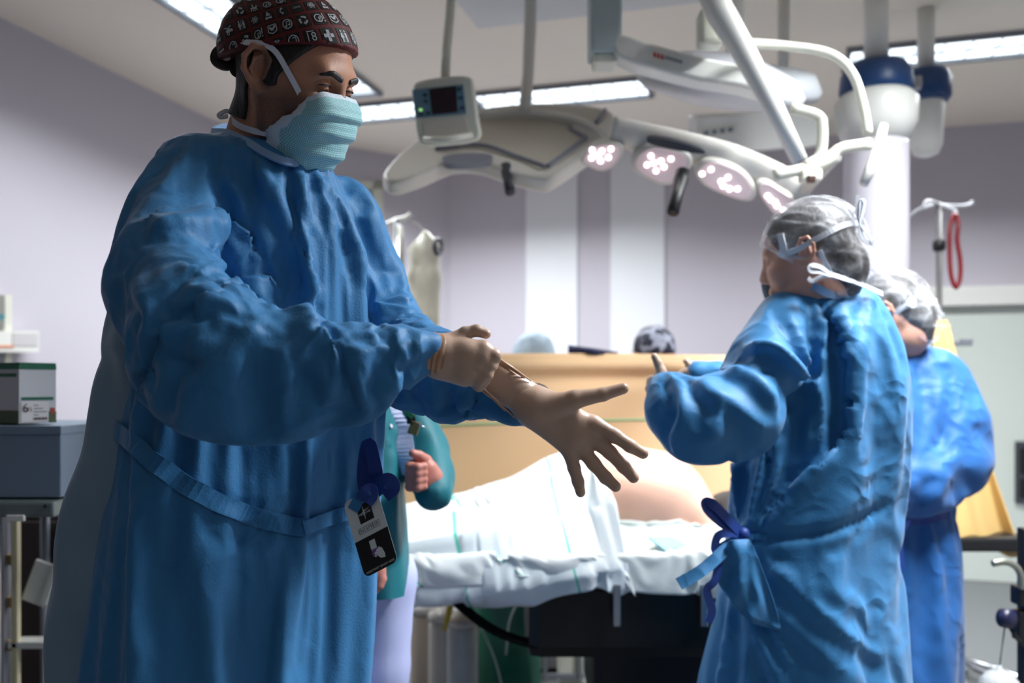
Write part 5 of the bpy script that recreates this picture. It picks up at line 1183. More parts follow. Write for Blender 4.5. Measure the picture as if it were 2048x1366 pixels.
# cap
cf = Field(lo-np.array([.03, .03, 0]), hi+.03, .003)
cf.ell(HS(-.008, 0, .034), (.109, .086, .101), HS.R, .02)
cf.ell(HS(-.075, 0, .035), (.066, .066, .070), HS.R, .04)
cn_ = (HS.f*.30-HS.u*.954)
cf.half(HS(.094, 0, .068), cn_)
cV, cQ = cf.mesh(2)
cV = cV+vnormals(cV, cQ)*(vnoise(cV, 18, 5, 2)*.0018)[:, None]
M_CAP = mat('cap_dark_red', (92, 12, 16), 0.7, bump=0.0003, bscale=300, var=0.1, vscale=10)
M_PRINTB = mat('print_black', (14, 10, 12), 0.7); M_PRINTW = mat('print_white', (188, 190, 194), 0.7)
cap = mesh_obj('surgical_cap', cV, cQ, M_CAP, surgeon, label='dark red cap printed with black squares and white icons')
c_bvh = bvh_of(cV, cQ)
# icon print: a grid of black squares with white pictograms wrapped round the cap
CC = HS(-.012, 0, .062); A_ = (Vector((-.27, -.12, .95))).normalized()
cdir = (P(613, 76, 1.33)-CC).normalized()
e_x = (cdir-A_*cdir.dot(A_)).normalized(); e_y = A_.cross(e_x)
th0 = 0.0; ph0 = math.asin(max(-1, min(1, cdir.dot(A_))))
DTH, DPH = .28, .29
def cap_pt(i, j, off=.0007):
    ph = ph0+j*DPH; th = i*DTH/max(.35, math.cos(ph)) if abs(i) < 40 else 0
    d = (e_x*math.cos(th)+e_y*math.sin(th))*math.cos(ph)+A_*math.sin(ph)
    h = c_bvh.ray_cast(CC, d)
    if h[0] is None: return None
    return h[0]+d*off
def text_polys(s, size=1.0):
    cu = bpy.data.curves.new('t', 'FONT'); cu.body = s; cu.size = size; cu.align_x = 'CENTER'; cu.align_y = 'CENTER'; cu.resolution_u = 2
    o = bpy.data.objects.new('t', cu); COL.objects.link(o)
    dg = bpy.context.evaluated_depsgraph_get(); dg.update(); me = bpy.data.meshes.new_from_object(o.evaluated_get(dg))
    r = [[(me.vertices[v].co.x, me.vertices[v].co.y) for v in p.vertices] for p in me.polygons]
    bpy.data.objects.remove(o); bpy.data.curves.remove(cu); bpy.data.meshes.remove(me); return r
def ring2(cx, cy, r0, r1, n=16, a0=0, a1=2*math.pi):
    a = [a0+(a1-a0)*k/n for k in range(n+1)]
    return [[(cx+r0*math.cos(a[k]), cy+r0*math.sin(a[k])), (cx+r1*math.cos(a[k]), cy+r1*math.sin(a[k])), (cx+r1*math.cos(a[k+1]), cy+r1*math.sin(a[k+1])), (cx+r0*math.cos(a[k+1]), cy+r0*math.sin(a[k+1]))] for k in range(n)]
def disc2(cx, cy, r, n=12): return [[(cx+r*math.cos(2*math.pi*k/n), cy+r*math.sin(2*math.pi*k/n)) for k in range(n)]]
def st2(pts, w):
    r = []
    for (x0, y0), (x1, y1) in zip(pts[:-1], pts[1:]):
        dx, dy = x1-x0, y1-y0; l = math.hypot(dx, dy); nx, ny = -dy/l*w/2, dx/l*w/2
        r.append([(x0+nx, y0+ny), (x0-nx, y0-ny), (x1-nx, y1-ny), (x1+nx, y1+ny)])
    return r
def rc2(x0, y0, x1, y1): return [[(x0, y0), (x1, y0), (x1, y1), (x0, y1)]]
def icons():
    I = {}
    r = []
    for k in range(3):
        a = math.pi/2+k*2*math.pi/3
        r += ring2(0, 0, .15, .27, 5, a-.75, a+.35)
        t = a-.75; r.append([(.10*math.cos(t), .10*math.sin(t)), (.33*math.cos(t), .33*math.sin(t)), (.21*math.cos(t-.5), .21*math.sin(t-.5))])
    I['recycle'] = r
    I['cross'] = rc2(-.09, -.28, .09, .28)+rc2(-.28, -.09, -.09, .09)+rc2(.09, -.09, .28, .09)
    I['18'] = text_polys('18', .62)+st2([(-.2, .3), (.2, .3)], .05)
    I['g'] = ring2(-.06, 0, .2, .26, 16)+text_polys('g', .5)+st2([(.27, .3), (.27, -.08)], .07)+disc2(.27, -.2, .05)
    I['note'] = ring2(0, 0, .25, .31, 16)+disc2(-.1, -.12, .06)+disc2(.1, -.08, .06)+st2([(-.05, -.12), (-.05, .13), (.15, .17), (.15, -.08)], .045)
    I['mail'] = st2([(-.27, .22), (-.27, -.18), (0, -.3), (.27, -.18), (.27, .22), (-.27, .22)], .06)+st2([(-.17, .12), (-.02, -.1), (.19, .14)], .13)
    def per(cx, skirt):
        p = disc2(cx, .23, .06, 8)
        if skirt: p += [[(cx-.05, .14), (cx+.05, .14), (cx+.12, -.1), (cx-.12, -.1)]]+rc2(cx-.055, -.3, cx-.01, -.1)+rc2(cx+.01, -.3, cx+.055, -.1)
        else: p += rc2(cx-.08, -.06, cx+.08, .14)+rc2(cx-.07, -.3, cx-.01, -.06)+rc2(cx+.01, -.3, cx+.07, -.06)
        return p
    I['wc'] = per(-.15, True)+per(.15, False)+rc2(-.012, -.3, .012, .3)
    I['gear'] = ring2(0, 0, .08, .12, 12)+ring2(0, 0, .16, .2, 16)+sum([ring2(0, 0, .22, .29, 2, k*math.pi/4, k*math.pi/4+.5) for k in range(8)], [])
    I['phone'] = ring2(.12, 0, .2, .27, 8, math.pi*.65, math.pi*1.35)+[[(-.06, .3), (.08, .24), (.06, .12), (-.04, .14)], [(-.06, -.3), (.08, -.24), (.06, -.12), (-.04, -.14)]]
    I['horse'] = [[(-.25, .02), (.1, .02), (.2, .2), (.3, .14), (.24, .04), (.16, -.1), (-.22, -.1)]]+st2([(-.2, -.08), (-.26, -.3)], .06)+st2([(-.1, -.08), (-.06, -.3)], .06)+st2([(.08, -.08), (.02, -.3)], .06)+st2([(.15, -.08), (.2, -.28)], .06)+disc2(-.03, .26, .055, 8)+rc2(-.08, .02, .02, .2)
    I['car'] = ring2(-.05, -.2, .05, .1, 10)+[[(-.22, -.02), (.0, .06), (.3, .0), (.32, -.16), (.08, -.14), (-.18, -.14)]]+st2([(-.1, .04), (.25, .2)], .06)+st2([(-.32, .16), (-.12, .14), (-.06, .02)], .05)
    I['fire'] = [[(0, .34), (-.12, .1), (-.14, -.04), (-.02, -.1), (.0, .06), (.06, -.1), (.15, -.02), (.12, .12), (.05, .08)]]+st2([(-.22, -.16), (.22, -.28)], .09)+st2([(-.22, -.28), (.22, -.16)], .09)
    I['levis'] = text_polys("LEVI'S", .2)
    I['atom'] = sum([st2([(.26*math.cos(t)*math.cos(a)-.09*math.sin(t)*math.sin(a), .26*math.cos(t)*math.sin(a)+.09*math.sin(t)*math.cos(a)) for t in [k*math.pi/6 for k in range(13)]], .03) for a in (0, 1.05, 2.1)], [])+disc2(0, 0, .05, 8)
    return I
ICON = icons()
ORDER = {-1: ['fire', 'car', 'phone', 'horse', 'cross', 'recycle', 'levis', 'car'], 0: ['18', 'cross', 'wc', 'gear', 'phone', 'wc', 'gear', 'note'], 1: ['recycle', 'g', 'mail', 'note', 'recycle', 'g', 'mail', 'note'],
         2: ['levis', 'atom', 'fire', 'car', 'wc', 'atom', 'fire', 'phone'], 3: ['gear', 'horse', 'cross', 'levis', 'recycle', 'horse', 'note', 'g'], -2: ['horse', 'cross', 'levis', 'fire', '18', 'mail', 'car', 'gear']}
blk = MB(); wht = MB()
cut_p = HS(.094, 0, .068)
for j in range(-2, 5):
    cosp = max(.35, math.cos(ph0+j*DPH)); imax = int(math.pi*cosp/DTH) if math.cos(ph0+j*DPH) > .3 else -1
    for i in range(-imax, imax+1):
        shift = {0: 0, 1: -.12, 2: -.2}.get(j, 0)
        c0 = cap_pt(i+shift, j)
        if c0 is None or (Vector(c0)-cut_p).dot(cn_) > .012: continue
        grid = {}
        ok = True
        for a in range(5):
            for b in range(5):
                q = cap_pt(i+shift+(a/4-.5)*.78, j+(b/4-.5)*.78, .0006)
                if q is None: ok = False
                grid[a, b] = q
        if not ok: continue
        idx = [(a, b) for a in range(5) for b in range(5)]
        inside = lambda q: (Vector(q)-cut_p).dot(cn_) < -.0008
        blk.add([grid[k] for k in idx], [(a*5+b, a*5+b+5, a*5+b+6, a*5+b+1) for a in range(4) for b in range(4) if all(inside(grid[k]) for k in ((a, b), (a+1, b), (a+1, b+1), (a, b+1)))])
        seq = ORDER.get(j, ORDER[1]); ic = ICON[seq[i % len(seq)]]
        for poly in ic:
            q = [cap_pt(i+shift+px_*1.02, j+py_*1.02, .0014) for px_, py_ in poly]
            if any(t is None for t in q) or not all(inside(t) for t in q): continue
            wht.add(q, [tuple(range(len(q)))])
bo_ = mesh_obj('printed_square', blk.v, blk.f, M_PRINTB, cap, kind='stuff'); wo_ = mesh_obj('printed_icon', wht.v, wht.f, M_PRINTW, cap, kind='stuff')
# cap tie bow at the back of the head
M_CAPTIE = mat('cap_tie_print', (26, 8, 10), 0.6, bump=0.0004, bscale=200, var=0.9, vscale=60)
kb = P(488, 112, 1.40)
loop_tape([kb, P(462, 96, 1.395), P(436, 102, 1.40), P(432, 122, 1.405), P(455, 132, 1.40), P(480, 118, 1.395)], (0, -1, .25), .016, M_CAPTIE, cap, 'tie_loop', th=.002)
loop_tape([kb, P(476, 128, 1.39), P(470, 140, 1.39), P(484, 150, 1.395)], (-.3, -1, 0), .017, M_CAPTIE, cap, 'tie_end', th=.002)
MB().lathe(kb, [(.004, -.01), (.011, -.006), (.012, .004), (.004, .011)], 12, (1, .1, -.3)).build('tie_knot', M_CAPTIE, cap, smooth=True)
# ---------------- mask
M_MASK = bpy.data.materials.new('mask_pale_teal'); M_MASK.use_nodes = True
def _mask():
    nt = M_MASK.node_tree; b = nt.nodes['Principled BSDF']; b.inputs['Roughness'].default_value = .65
    uv = nt.nodes.new('ShaderNodeUVMap'); ds = []
    for off in ((0, 0), (.5, .5)):
        a = nt.nodes.new('ShaderNodeVectorMath'); a.operation = 'MULTIPLY_ADD'; a.inputs[1].default_value = (58, 27, 0); a.inputs[2].default_value = (off[0], off[1], 0); nt.links.new(uv.outputs['UV'], a.inputs[0])
        f_ = nt.nodes.new('ShaderNodeVectorMath'); f_.operation = 'FRACTION'; nt.links.new(a.outputs[0], f_.inputs[0])
        g_ = nt.nodes.new('ShaderNodeVectorMath'); g_.operation = 'SUBTRACT'; g_.inputs[1].default_value = (.5, .5, 0); nt.links.new(f_.outputs[0], g_.inputs[0])
        h_ = nt.nodes.new('ShaderNodeVectorMath'); h_.operation = 'MULTIPLY'; h_.inputs[1].default_value = (1, 1.73, 0); nt.links.new(g_.outputs[0], h_.inputs[0])
        l_ = nt.nodes.new('ShaderNodeVectorMath'); l_.operation = 'LENGTH'; nt.links.new(h_.outputs[0], l_.inputs[0]); ds.append(l_)
    v = nt.nodes.new('ShaderNodeMath'); v.operation = 'MINIMUM'; nt.links.new(ds[0].outputs['Value'], v.inputs[0]); nt.links.new(ds[1].outputs['Value'], v.inputs[1])
    cr = nt.nodes.new('ShaderNodeValToRGB'); cr.color_ramp.elements[0].position = .24; cr.color_ramp.elements[0].color = srgb(200, 222, 224); cr.color_ramp.elements[1].position = .34; cr.color_ramp.elements[1].color = srgb(118, 186, 192)
    nt.links.new(v.outputs[0], cr.inputs[0])
    sx = nt.nodes.new('ShaderNodeSeparateXYZ'); nt.links.new(uv.outputs['UV'], sx.inputs[0])
    # white bound edges at top, bottom and sides
    ma = nt.nodes.new('ShaderNodeMath'); ma.operation = 'SUBTRACT'; ma.inputs[1].default_value = .5; mb_ = nt.nodes.new('ShaderNodeMath'); mb_.operation = 'ABSOLUTE'
    mc = nt.nodes.new('ShaderNodeMath'); mc.operation = 'GREATER_THAN'; mc.inputs[1].default_value = .462
    nt.links.new(sx.outputs[0], ma.inputs[0]); nt.links.new(ma.outputs[0], mb_.inputs[0]); nt.links.new(mb_.outputs[0], mc.inputs[0])
    md = nt.nodes.new('ShaderNodeMath'); md.operation = 'GREATER_THAN'; md.inputs[1].default_value = .925; nt.links.new(sx.outputs[1], md.inputs[0])
    me_ = nt.nodes.new('ShaderNodeMath'); me_.operation = 'MAXIMUM'; nt.links.new(mc.outputs[0], me_.inputs[0]); nt.links.new(md.outputs[0], me_.inputs[1])
    mx = nt.nodes.new('ShaderNodeMixRGB'); mx.inputs[2].default_value = srgb(208, 222, 232); nt.links.new(cr.outputs[0], mx.inputs[1]); nt.links.new(me_.outputs[0], mx.inputs[0]); nt.links.new(mx.outputs[0], b.inputs['Base Color'])
    bp = nt.nodes.new('ShaderNodeBump'); bp.inputs['Distance'].default_value = .0006; nt.links.new(v.outputs[0], bp.inputs['Height']); nt.links.new(bp.outputs[0], b.inputs['Normal'])
_mask()
def mask_pt(u, v):
    """u -1..1 cheek to cheek, v 0 (top) .. 1 (bottom), head coordinates"""
    cen = catmull([(.101, 0, -.004), (.117, 0, -.022), (.118, 0, -.050), (.110, 0, -.084), (.094, 0, -.122), (.058, 0, -.152)], 8)
    sid = catmull([(.068, .059, -.024), (.066, .066, -.045), (.044, .070, -.066), (.018, .068, -.088), (.020, .060, -.114), (.030, .044, -.142)], 8)
    i = v*(len(cen)-1); a = int(min(i, len(cen)-2)); f = i-a
    c = cen[a]*(1-f)+cen[a+1]*f; s = sid[a]*(1-f)+sid[a+1]*f
    w = abs(u); t = 1-(1-w**2.0)**.62 if w < 1 else 1
    yy = s[1]*math.sin(w*math.pi/2)**.9
    pl = 0
    for vc in (.30, .50, .70):
        pl += .0042*math.exp(-((v-vc)/.035)**2)*(1-.15*w)-.003*math.exp(-((v-vc-.06)/.04)**2)
    x_ = c[0]*(1-t)+s[0]*t+pl; z_ = c[2]*(1-t)+s[2]*t-.003*math.sin(9*w+5*v)*w
    return (x_, math.copysign(yy, u), z_)
nu, nv = 64, 56
mv_ = [HS(*mask_pt(-1+2*i/nu, j/nv)) for j in range(nv+1) for i in range(nu+1)]
mq = np.array([(j*(nu+1)+i, j*(nu+1)+i+1, (j+1)*(nu+1)+i+1, (j+1)*(nu+1)+i) for j in range(nv) for i in range(nu)])
mask = mesh_obj('face_mask', np.array([tuple(p) for p in mv_]), mq, M_MASK, surgeon, label='pale teal pleated surgical mask with white edges')
uvl = mask.data.uv_layers.new(name='UVMap'); li = np.zeros(len(mask.data.loops), np.int32); mask.data.loops.foreach_get('vertex_index', li)
uvs = np.stack([(li % (nu+1))/nu, 1-(li//(nu+1))/nv], 1).astype(np.float32); uvl.data.foreach_set('uv', uvs.ravel())
so = mask.modifiers.new('thickness', 'SOLIDIFY'); so.thickness = .0016
# mask tapes
for s in (-1, 1):
    a = HS(.068, s*.062, -.022); pts = [HS(.074, s*.0585, -.03), a, HS(.045, s*.074, .008), HS(.020, s*.083, .034), HS(-.004, s*.0905, .040), HS(-.035, s*.089, .036), HS(-.075, s*.066, .040), HS(-.104, s*.034, .048), HS(-.116, s*.004, .052)]
    c = [Vector(p) for p in catmull([tuple(p) for p in pts], 5)]
    ribbon(c, [(p-HS.C).normalized() for p in c], .0085).build('tape', M_STRAP, mask)
    a = HS(.016, s*.066, -.092); pts = [a, HS(-.012, s*.066, -.094), HS(-.045, s*.064, -.092), HS(-.078, s*.044, -.084), HS(-.096, s*.012, -.078)]
    c = [Vector(p) for p in catmull([tuple(p) for p in pts], 5)]
    ribbon(c, [(p-HS(-.03, 0, -.09)).normalized() for p in c], .0095).build('tape', M_STRAP, mask)
kt = HS(-.117, 0, .052)
loop_tape([kt, P(478, 62, 1.41), P(464, 44, 1.41), P(459, 34, 1.41), P(468, 40, 1.405), P(474, 66, 1.405), kt], (0, -1, 0), .010, M_STRAP, mask, 'tape_bow')
kl = HS(-.099, 0, -.078)
loop_tape([kl, P(455, 222, 1.43), P(440, 228, 1.43), P(441, 234, 1.43), P(456, 232, 1.43)], (0, -1, .5), .008, M_STRAP, mask, 'tape_bow')
# collar binding
M_COLLAR = mat('collar_binding', (132, 166, 206), 0.6, bump=0.0004, bscale=260)
cp = [P(424, 264, 1.46), P(452, 266, 1.40), P(490, 282, 1.365), P(530, 306, 1.345), P(568, 322, 1.345), P(596, 326, 1.37), P(618, 320, 1.43), P(610, 300, 1.52), P(540, 268, 1.56), P(462, 254, 1.54)]
c = [Vector(p) for p in catmull([tuple(p) for p in cp], 6, True)]; c.append(c[0])
cc = sum(c, Vector())/len(c)
ribbon(c, [((p-cc)*Vector((1, 1, 0))+Vector((0, 0, .04))).normalized() for p in c], .013, .002).build('collar_binding', M_COLLAR, g_o)
# ---------------- gloved hands
dl = 1.235
def Lh(px, py, dd=0.0): return P(px, py, dl+dd)
lj = [([Lh(1103, 815, -.012), Lh(1150, 799, -.022), Lh(1205, 789, -.026), Lh(1246, 777, -.026)], [.017, .0135, .0095, .0080]),
      ([Lh(1186, 847), Lh(1229, 871, -.004), Lh(1260, 892, -.006), Lh(1286, 907, -.004)], [.0117, .0098, .0092, .0080]),
      ([Lh(1180, 873, .004), Lh(1220, 905, .002), Lh(1247, 933), Lh(1267, 955)], [.0117, .0098, .0092, .0080]),
      ([Lh(1160, 893, .006), Lh(1187, 927, .004), Lh(1211, 955, .002), Lh(1231, 973)], [.0114, .0096, .0090, .0078]),
      ([Lh(1138, 900, .006), Lh(1148, 936, .004), Lh(1156, 963, .002), Lh(1161, 985)], [.0106, .0088, .0082, .0070])]
lp = [(Lh(1072, 812), Lh(1186, 849), .022, .0125), (Lh(1072, 814), Lh(1178, 872, .003), .022, .0125), (Lh(1070, 818), Lh(1160, 892, .005), .022, .012), (Lh(1066, 822), Lh(1138, 898, .005), .020, .0115),
      (Lh(1080, 808, -.006), Lh(1135, 806, -.016), .02, .013), (Lh(1030, 786), Lh(1074, 814), .0235, .0225), (Lh(1140, 840, -.004), Lh(1150, 870, 0), .014, .014)]
lo2, hi2 = bounds([p for c_, _ in lj for p in c_]+[Lh(1020, 770)], .035)
lf = hand_field(lj, lp, lo2, hi2, .0016)
ga = mesh_obj('glove', *lf.mesh(3), M_GLOVE, surgeon, label='tan latex glove on the spread open hand')
# stretched cuff of that glove
pts = [Lh(1080, 812), Lh(1052, 796), Lh(1025, 779, -.004), Lh(1000, 762, -.012), Lh(978, 746, -.024), Lh(968, 738, -.03)]
tm = MB(); ring_n = 28
def cuff(pts, radii, n, rip):
    V = []; Fs = []; pts = [Vector(p) for p in catmull([tuple(p) for p in pts], 6)]; m = len(pts)
    for i, p in enumerate(pts):
        t = (pts[min(i+1, m-1)]-pts[max(i-1, 0)]).normalized(); a = (Vector((0, -1, 0))-t*Vector((0, -1, 0)).dot(t)).normalized(); b = t.cross(a)
        u_ = i/(m-1); k = u_*(len(radii)-1); q = int(min(k, len(radii)-2)); f_ = k-q
        ra = radii[q][0]*(1-f_)+radii[q+1][0]*f_; rb = radii[q][1]*(1-f_)+radii[q+1][1]*f_
        for s in range(n):
            an = 2*math.pi*s/n; w = 1+rip(u_, an)
            V.append(p+a*(ra*w*math.cos(an))+b*(rb*w*math.sin(an)))
    for i in range(m-1):
        for s in range(n): Fs.append((i*n+s, i*n+(s+1) % n, (i+1)*n+(s+1) % n, (i+1)*n+s))
    return MB().add(V, Fs)
cuff(pts, [(.0225, .0245), (.0225, .025), (.021, .0265), (.017, .0275), (.010, .026), (.006, .025)], 40, lambda u, a: .018*math.sin(a*9+u*4)*u).build('stretched_cuff', M_GLOVE, ga, smooth=True)
for k, (a, b) in enumerate([((990, 714), (1062, 762)), ((992, 719), (1050, 757)), ((950, 762), (1010, 822)), ((956, 770), (1030, 836)), ((988, 722), (1040, 756))]):
    MB().tube([P(a[0], a[1], 1.185), P((a[0]+b[0])/2, (a[1]+b[1])/2-1, 1.205), P(b[0], b[1], 1.222)], [.0022, .0018, .0008], 8).build('glove_crease', M_GLOVE_D, ga, smooth=True)
# knit cuff of the sleeve behind the glove
MB().tube([P(1046, 812, 1.30), P(1064, 806, 1.27), P(1075, 800, 1.25)], [.031, .0275, .0255], 20, cap=False).build('knit_cuff', M_STRAP, g_o, smooth=True)
# the gripping right hand
dr = 1.17
def Rh(px, py, dd=0.0): return P(px, py, dr+dd)
rj = [([Rh(966, 699), Rh(988, 712, .0), Rh(983, 729, .004), Rh(968, 730, .016)], [.0115, .0098, .0086, .008]),
      ([Rh(964, 716, -.004), Rh(978, 731, -.002), Rh(970, 744, .008), Rh(958, 740, .02)], [.0112, .0092, .0085, .008]),
      ([Rh(954, 734, -.003), Rh(972, 749, -.002), Rh(966, 760, .008), Rh(952, 752, .02)], [.0108, .0092, .0085, .008]),
      ([Rh(941, 748), Rh(962, 760, .0), Rh(958, 770, .01), Rh(945, 762, .02)], [.0102, .0098, .0085, .008]),
      ([Rh(906, 684, .010), Rh(930, 666, .010), Rh(953, 661, .010), Rh(972, 668, .010)], [.012, .0085, .0078, .0068])]
rp = [(Rh(876, 702, .004), Rh(964, 698), .019, .0122), (Rh(876, 706), Rh(963, 714, -.003), .021, .0125), (Rh(876, 716), Rh(954, 733, -.002), .021, .012), (Rh(876, 726, .002), Rh(940, 748), .019, .012),
      (Rh(884, 690, .008), Rh(922, 676, .012), .014, .010), (Rh(846, 708, .0), Rh(880, 712, .002), .0255, .0245), (Rh(930, 705, -.003), Rh(930, 740, 0), .016, .015), (Rh(885, 735, .006), Rh(930, 757, .008), .016, .011)]
lo2, hi2 = bounds([p for c_, _ in rj for p in c_]+[Rh(840, 700)], .035)
gb = mesh_obj('glove', *hand_field(rj, rp, lo2, hi2, .0016, kp=.010, kf=.005).mesh(3), M_GLOVE, surgeon, label='tan latex glove on the hand pulling the cuff')
cuff([P(838, 706, 1.162), P(850, 707, 1.163), P(864, 708, 1.165), P(884, 711, 1.168)], [(.025, .0295), (.0262, .0292), (.0262, .0288), (.0248, .0276)], 48, lambda u, a: .035*math.sin(u*30+1.3*math.sin(a*2)+.8*math.sin(a*3+1))).build('rolled_cuff', M_GLOVE_D, gb, smooth=True)
# ---------------- waist tie with its card, back flap
belt = tape_on(g_bvh, [(214, 838), (262, 880), (330, 940), (420, 998), (500, 1030), (575, 1050), (610, 1054)], .027, M_GOWN, g_o, 'waist_tie', off=.006)
tape_on(g_bvh, [(606, 1056), (640, 1040), (680, 1030), (715, 1014), (738, 1000)], .022, M_GOWN, g_o, 'waist_tie', off=.008)
tape_on(g_bvh, [(196, 838), (214, 838)], .026, M_GOWN, g_o, 'tie_anchor', off=.005, n=4)
dk = 1.262
kn = P(735, 995, dk)
loop_tape([kn, P(728, 960, dk), P(730, 920, dk), P(738, 888, dk), P(748, 925, dk-.004), P(752, 955, dk), P(742, 985, dk)], (0, -1, .1), .020, M_TIE, g_o, 'tie_bow')
loop_tape([kn, P(755, 975, dk-.006), P(775, 962, dk-.01), P(784, 975, dk-.01), P(768, 990, dk-.004)], (0, -1, .1), .024, M_TIE, g_o, 'tie_bow')
loop_tape([P(706, 1020, dk-.012), P(722, 992, dk-.016), P(740, 980, dk-.014)], (0, -1, .1), .016, M_GOWN, g_o, 'tie_end')
loop_tape([P(722, 1000, dk-.02), P(730, 985, dk-.02), P(742, 978, dk-.018), P(744, 992, dk-.018), P(733, 1006, dk-.02)], (0, -1, .1), .017, M_TIE, g_o, 'tie_knot')
# card: local frame in its own plane
cen = P(741, 1064, dk-.012); ex = (P(773, 1047, dk-.012)-P(708, 1081, dk-.012)).normalized(); ez = (P(727, 986, dk-.008)-P(758, 1142, dk-.012)); ez = (ez-ex*ez.dot(ex)).normalized(); en = ex.cross(ez)*-1
if en.y > 0: en = -en
cw, ch = .047, .112
ez_sk = (P(722, 992, dk-.010)-P(762, 1128, dk-.014)).normalized()
def card_pt(x_, z_, o=0.0): return cen+ex*x_+ez_sk*z_+en*o
def rrect(x0, z0, x1, z1, r, n=5, corners=(1, 1, 1, 1)):
    pts = []
    for (cx, cz, a0, on) in ((x1-r, z1-r, 0, corners[0]), (x0+r, z1-r, 90, corners[1]), (x0+r, z0+r, 180, corners[2]), (x1-r, z0+r, 270, corners[3])):
        if on: pts += [(cx+r*math.cos(math.radians(a0+90*k/n)), cz+r*math.sin(math.radians(a0+90*k/n))) for k in range(n+1)]
        else: pts.append((cx+(r if a0 in (0, 270) else -r), cz+(r if a0 in (0, 90) else -r)))
    return pts
M_CARDW = mat('card_white', (206, 214, 216), 0.45); M_CARDB = mat('card_black', (8, 8, 10), 0.4); M_PURPLE = mat('print_purple', (116, 80, 150), 0.5)
card = MB().prism([card_pt(a, b) for a, b in rrect(-cw/2-.003, -ch/2, cw/2+.003, ch/2, .009)], en*-.0012).build('tie_card', M_CARDW, g_o, label='white and black hanging tie card with logo and lettering')
def flat(polys, m, nm, o=.0004): 
    q = MB()
    for p in polys: q.add([card_pt(a, b, o) for a, b in p], [tuple(range(len(p)))])
    return q.build(nm, m, card)
def tx(s, size, x_, z_, rot=0): 
    c_, s_ = math.cos(rot), math.sin(rot)
    return [[(x_+a*c_-b*s_, z_+a*s_+b*c_) for a, b in p] for p in text_polys(s, size)]
flat([rrect(-cw/2-.003, -ch/2, cw/2+.003, -.004, .009, corners=(0, 0, 1, 1))], M_CARDB, 'card_black_half')
flat([[(-.0105, .016), (.0115, .016), (.0115, .042), (-.0105, .042)]], M_CARDB, 'logo_field')
flat([[(-.0012, .019), (0, .030), (-.0012, .0405), (-.0022, .030)], [(.010, .034), (0, .0312), (-.009, .0275), (0, .0326)]], M_CARDW, 'logo_star', .0008)
flat(tx('MEDLINE', .0046, 0, .0285), M_CARDW, 'logo_text', .0009)
flat(st2([(-.016, .003), (.017, .003), (.017, .011), (-.016, .011), (-.016, .003)], .0005)+st2([(.007, .003), (.007, .011)], .0005), M_CARDB, 'standard_frame')
flat(tx('EN13795', .0066, -.0045, .0068), M_CARDB, 'standard_text'); flat(tx('SP', .0068, .012, .0068), M_CARDB, 'standard_text')
flat([[(-.006, -.024), (.003, -.024), (.003, -.011), (-.006, -.011)]], M_CARDW, 'card_pictogram', .0008); flat([[(-.006, -.034), (.003, -.034), (.003, -.024), (-.006, -.024)]], M_PURPLE, 'card_pictogram', .0008)
flat([[(.0005, -.027), (.006, -.024), (.010, -.028), (.012, -.037), (.011, -.042), (.004, -.040), (.0, -.034)]]+disc2(-.001, -.031, .002, 8)+disc2(-.002, -.0345, .0016, 8), M_CARDW, 'card_pictogram', .0011)
flat(tx('ASSISTANT GRASP HERE', .0042, 0, -.051), M_CARDW, 'card_text', .0008)
# the loose back edge of the gown, turned to show its pale inside
rows = [((262, 560), (236, 556), 1.44), ((222, 640), (205, 690), 1.43), ((232, 705), (198, 740), 1.42), ((216, 850), (172, 860), 1.41), ((190, 980), (130, 985), 1.41), ((168, 1100), (100, 1110), 1.42), ((148, 1210), (85, 1220), 1.42), ((132, 1330), (76, 1340), 1.43), ((124, 1560), (66, 1560), 1.44), ((120, 1900), (60, 1900), 1.45)]
A1 = catmull([tuple(P(a[0]+45, a[1], d-.075)) for a, b, d in rows], 8); B1 = catmull([tuple(P(b[0]+6, b[1], d-.01)) for a, b, d in rows], 8)
V = []; n1 = len(A1); nn = 12
for i in range(n1):
    for k in range(nn+1):
        t = k/nn; p = Vector(A1[i])*(1-t)+Vector(B1[i])*t
        p += Vector((-.35, -.9, 0))*(.018*math.sin(math.pi*t)+.010*math.sin(2.2*math.pi*t+i*.07)*t+.005*math.sin(i*.42+t*6))
        V.append(p)
fl = MB().add(V, [(i*(nn+1)+k, i*(nn+1)+k+1, (i+1)*(nn+1)+k+1, (i+1)*(nn+1)+k) for i in range(n1-1) for k in range(nn)])
fo = fl.build('back_flap', M_GOWNIN, g_o, smooth=True); sm = fo.modifiers.new('thickness', 'SOLIDIFY'); sm.thickness = .002
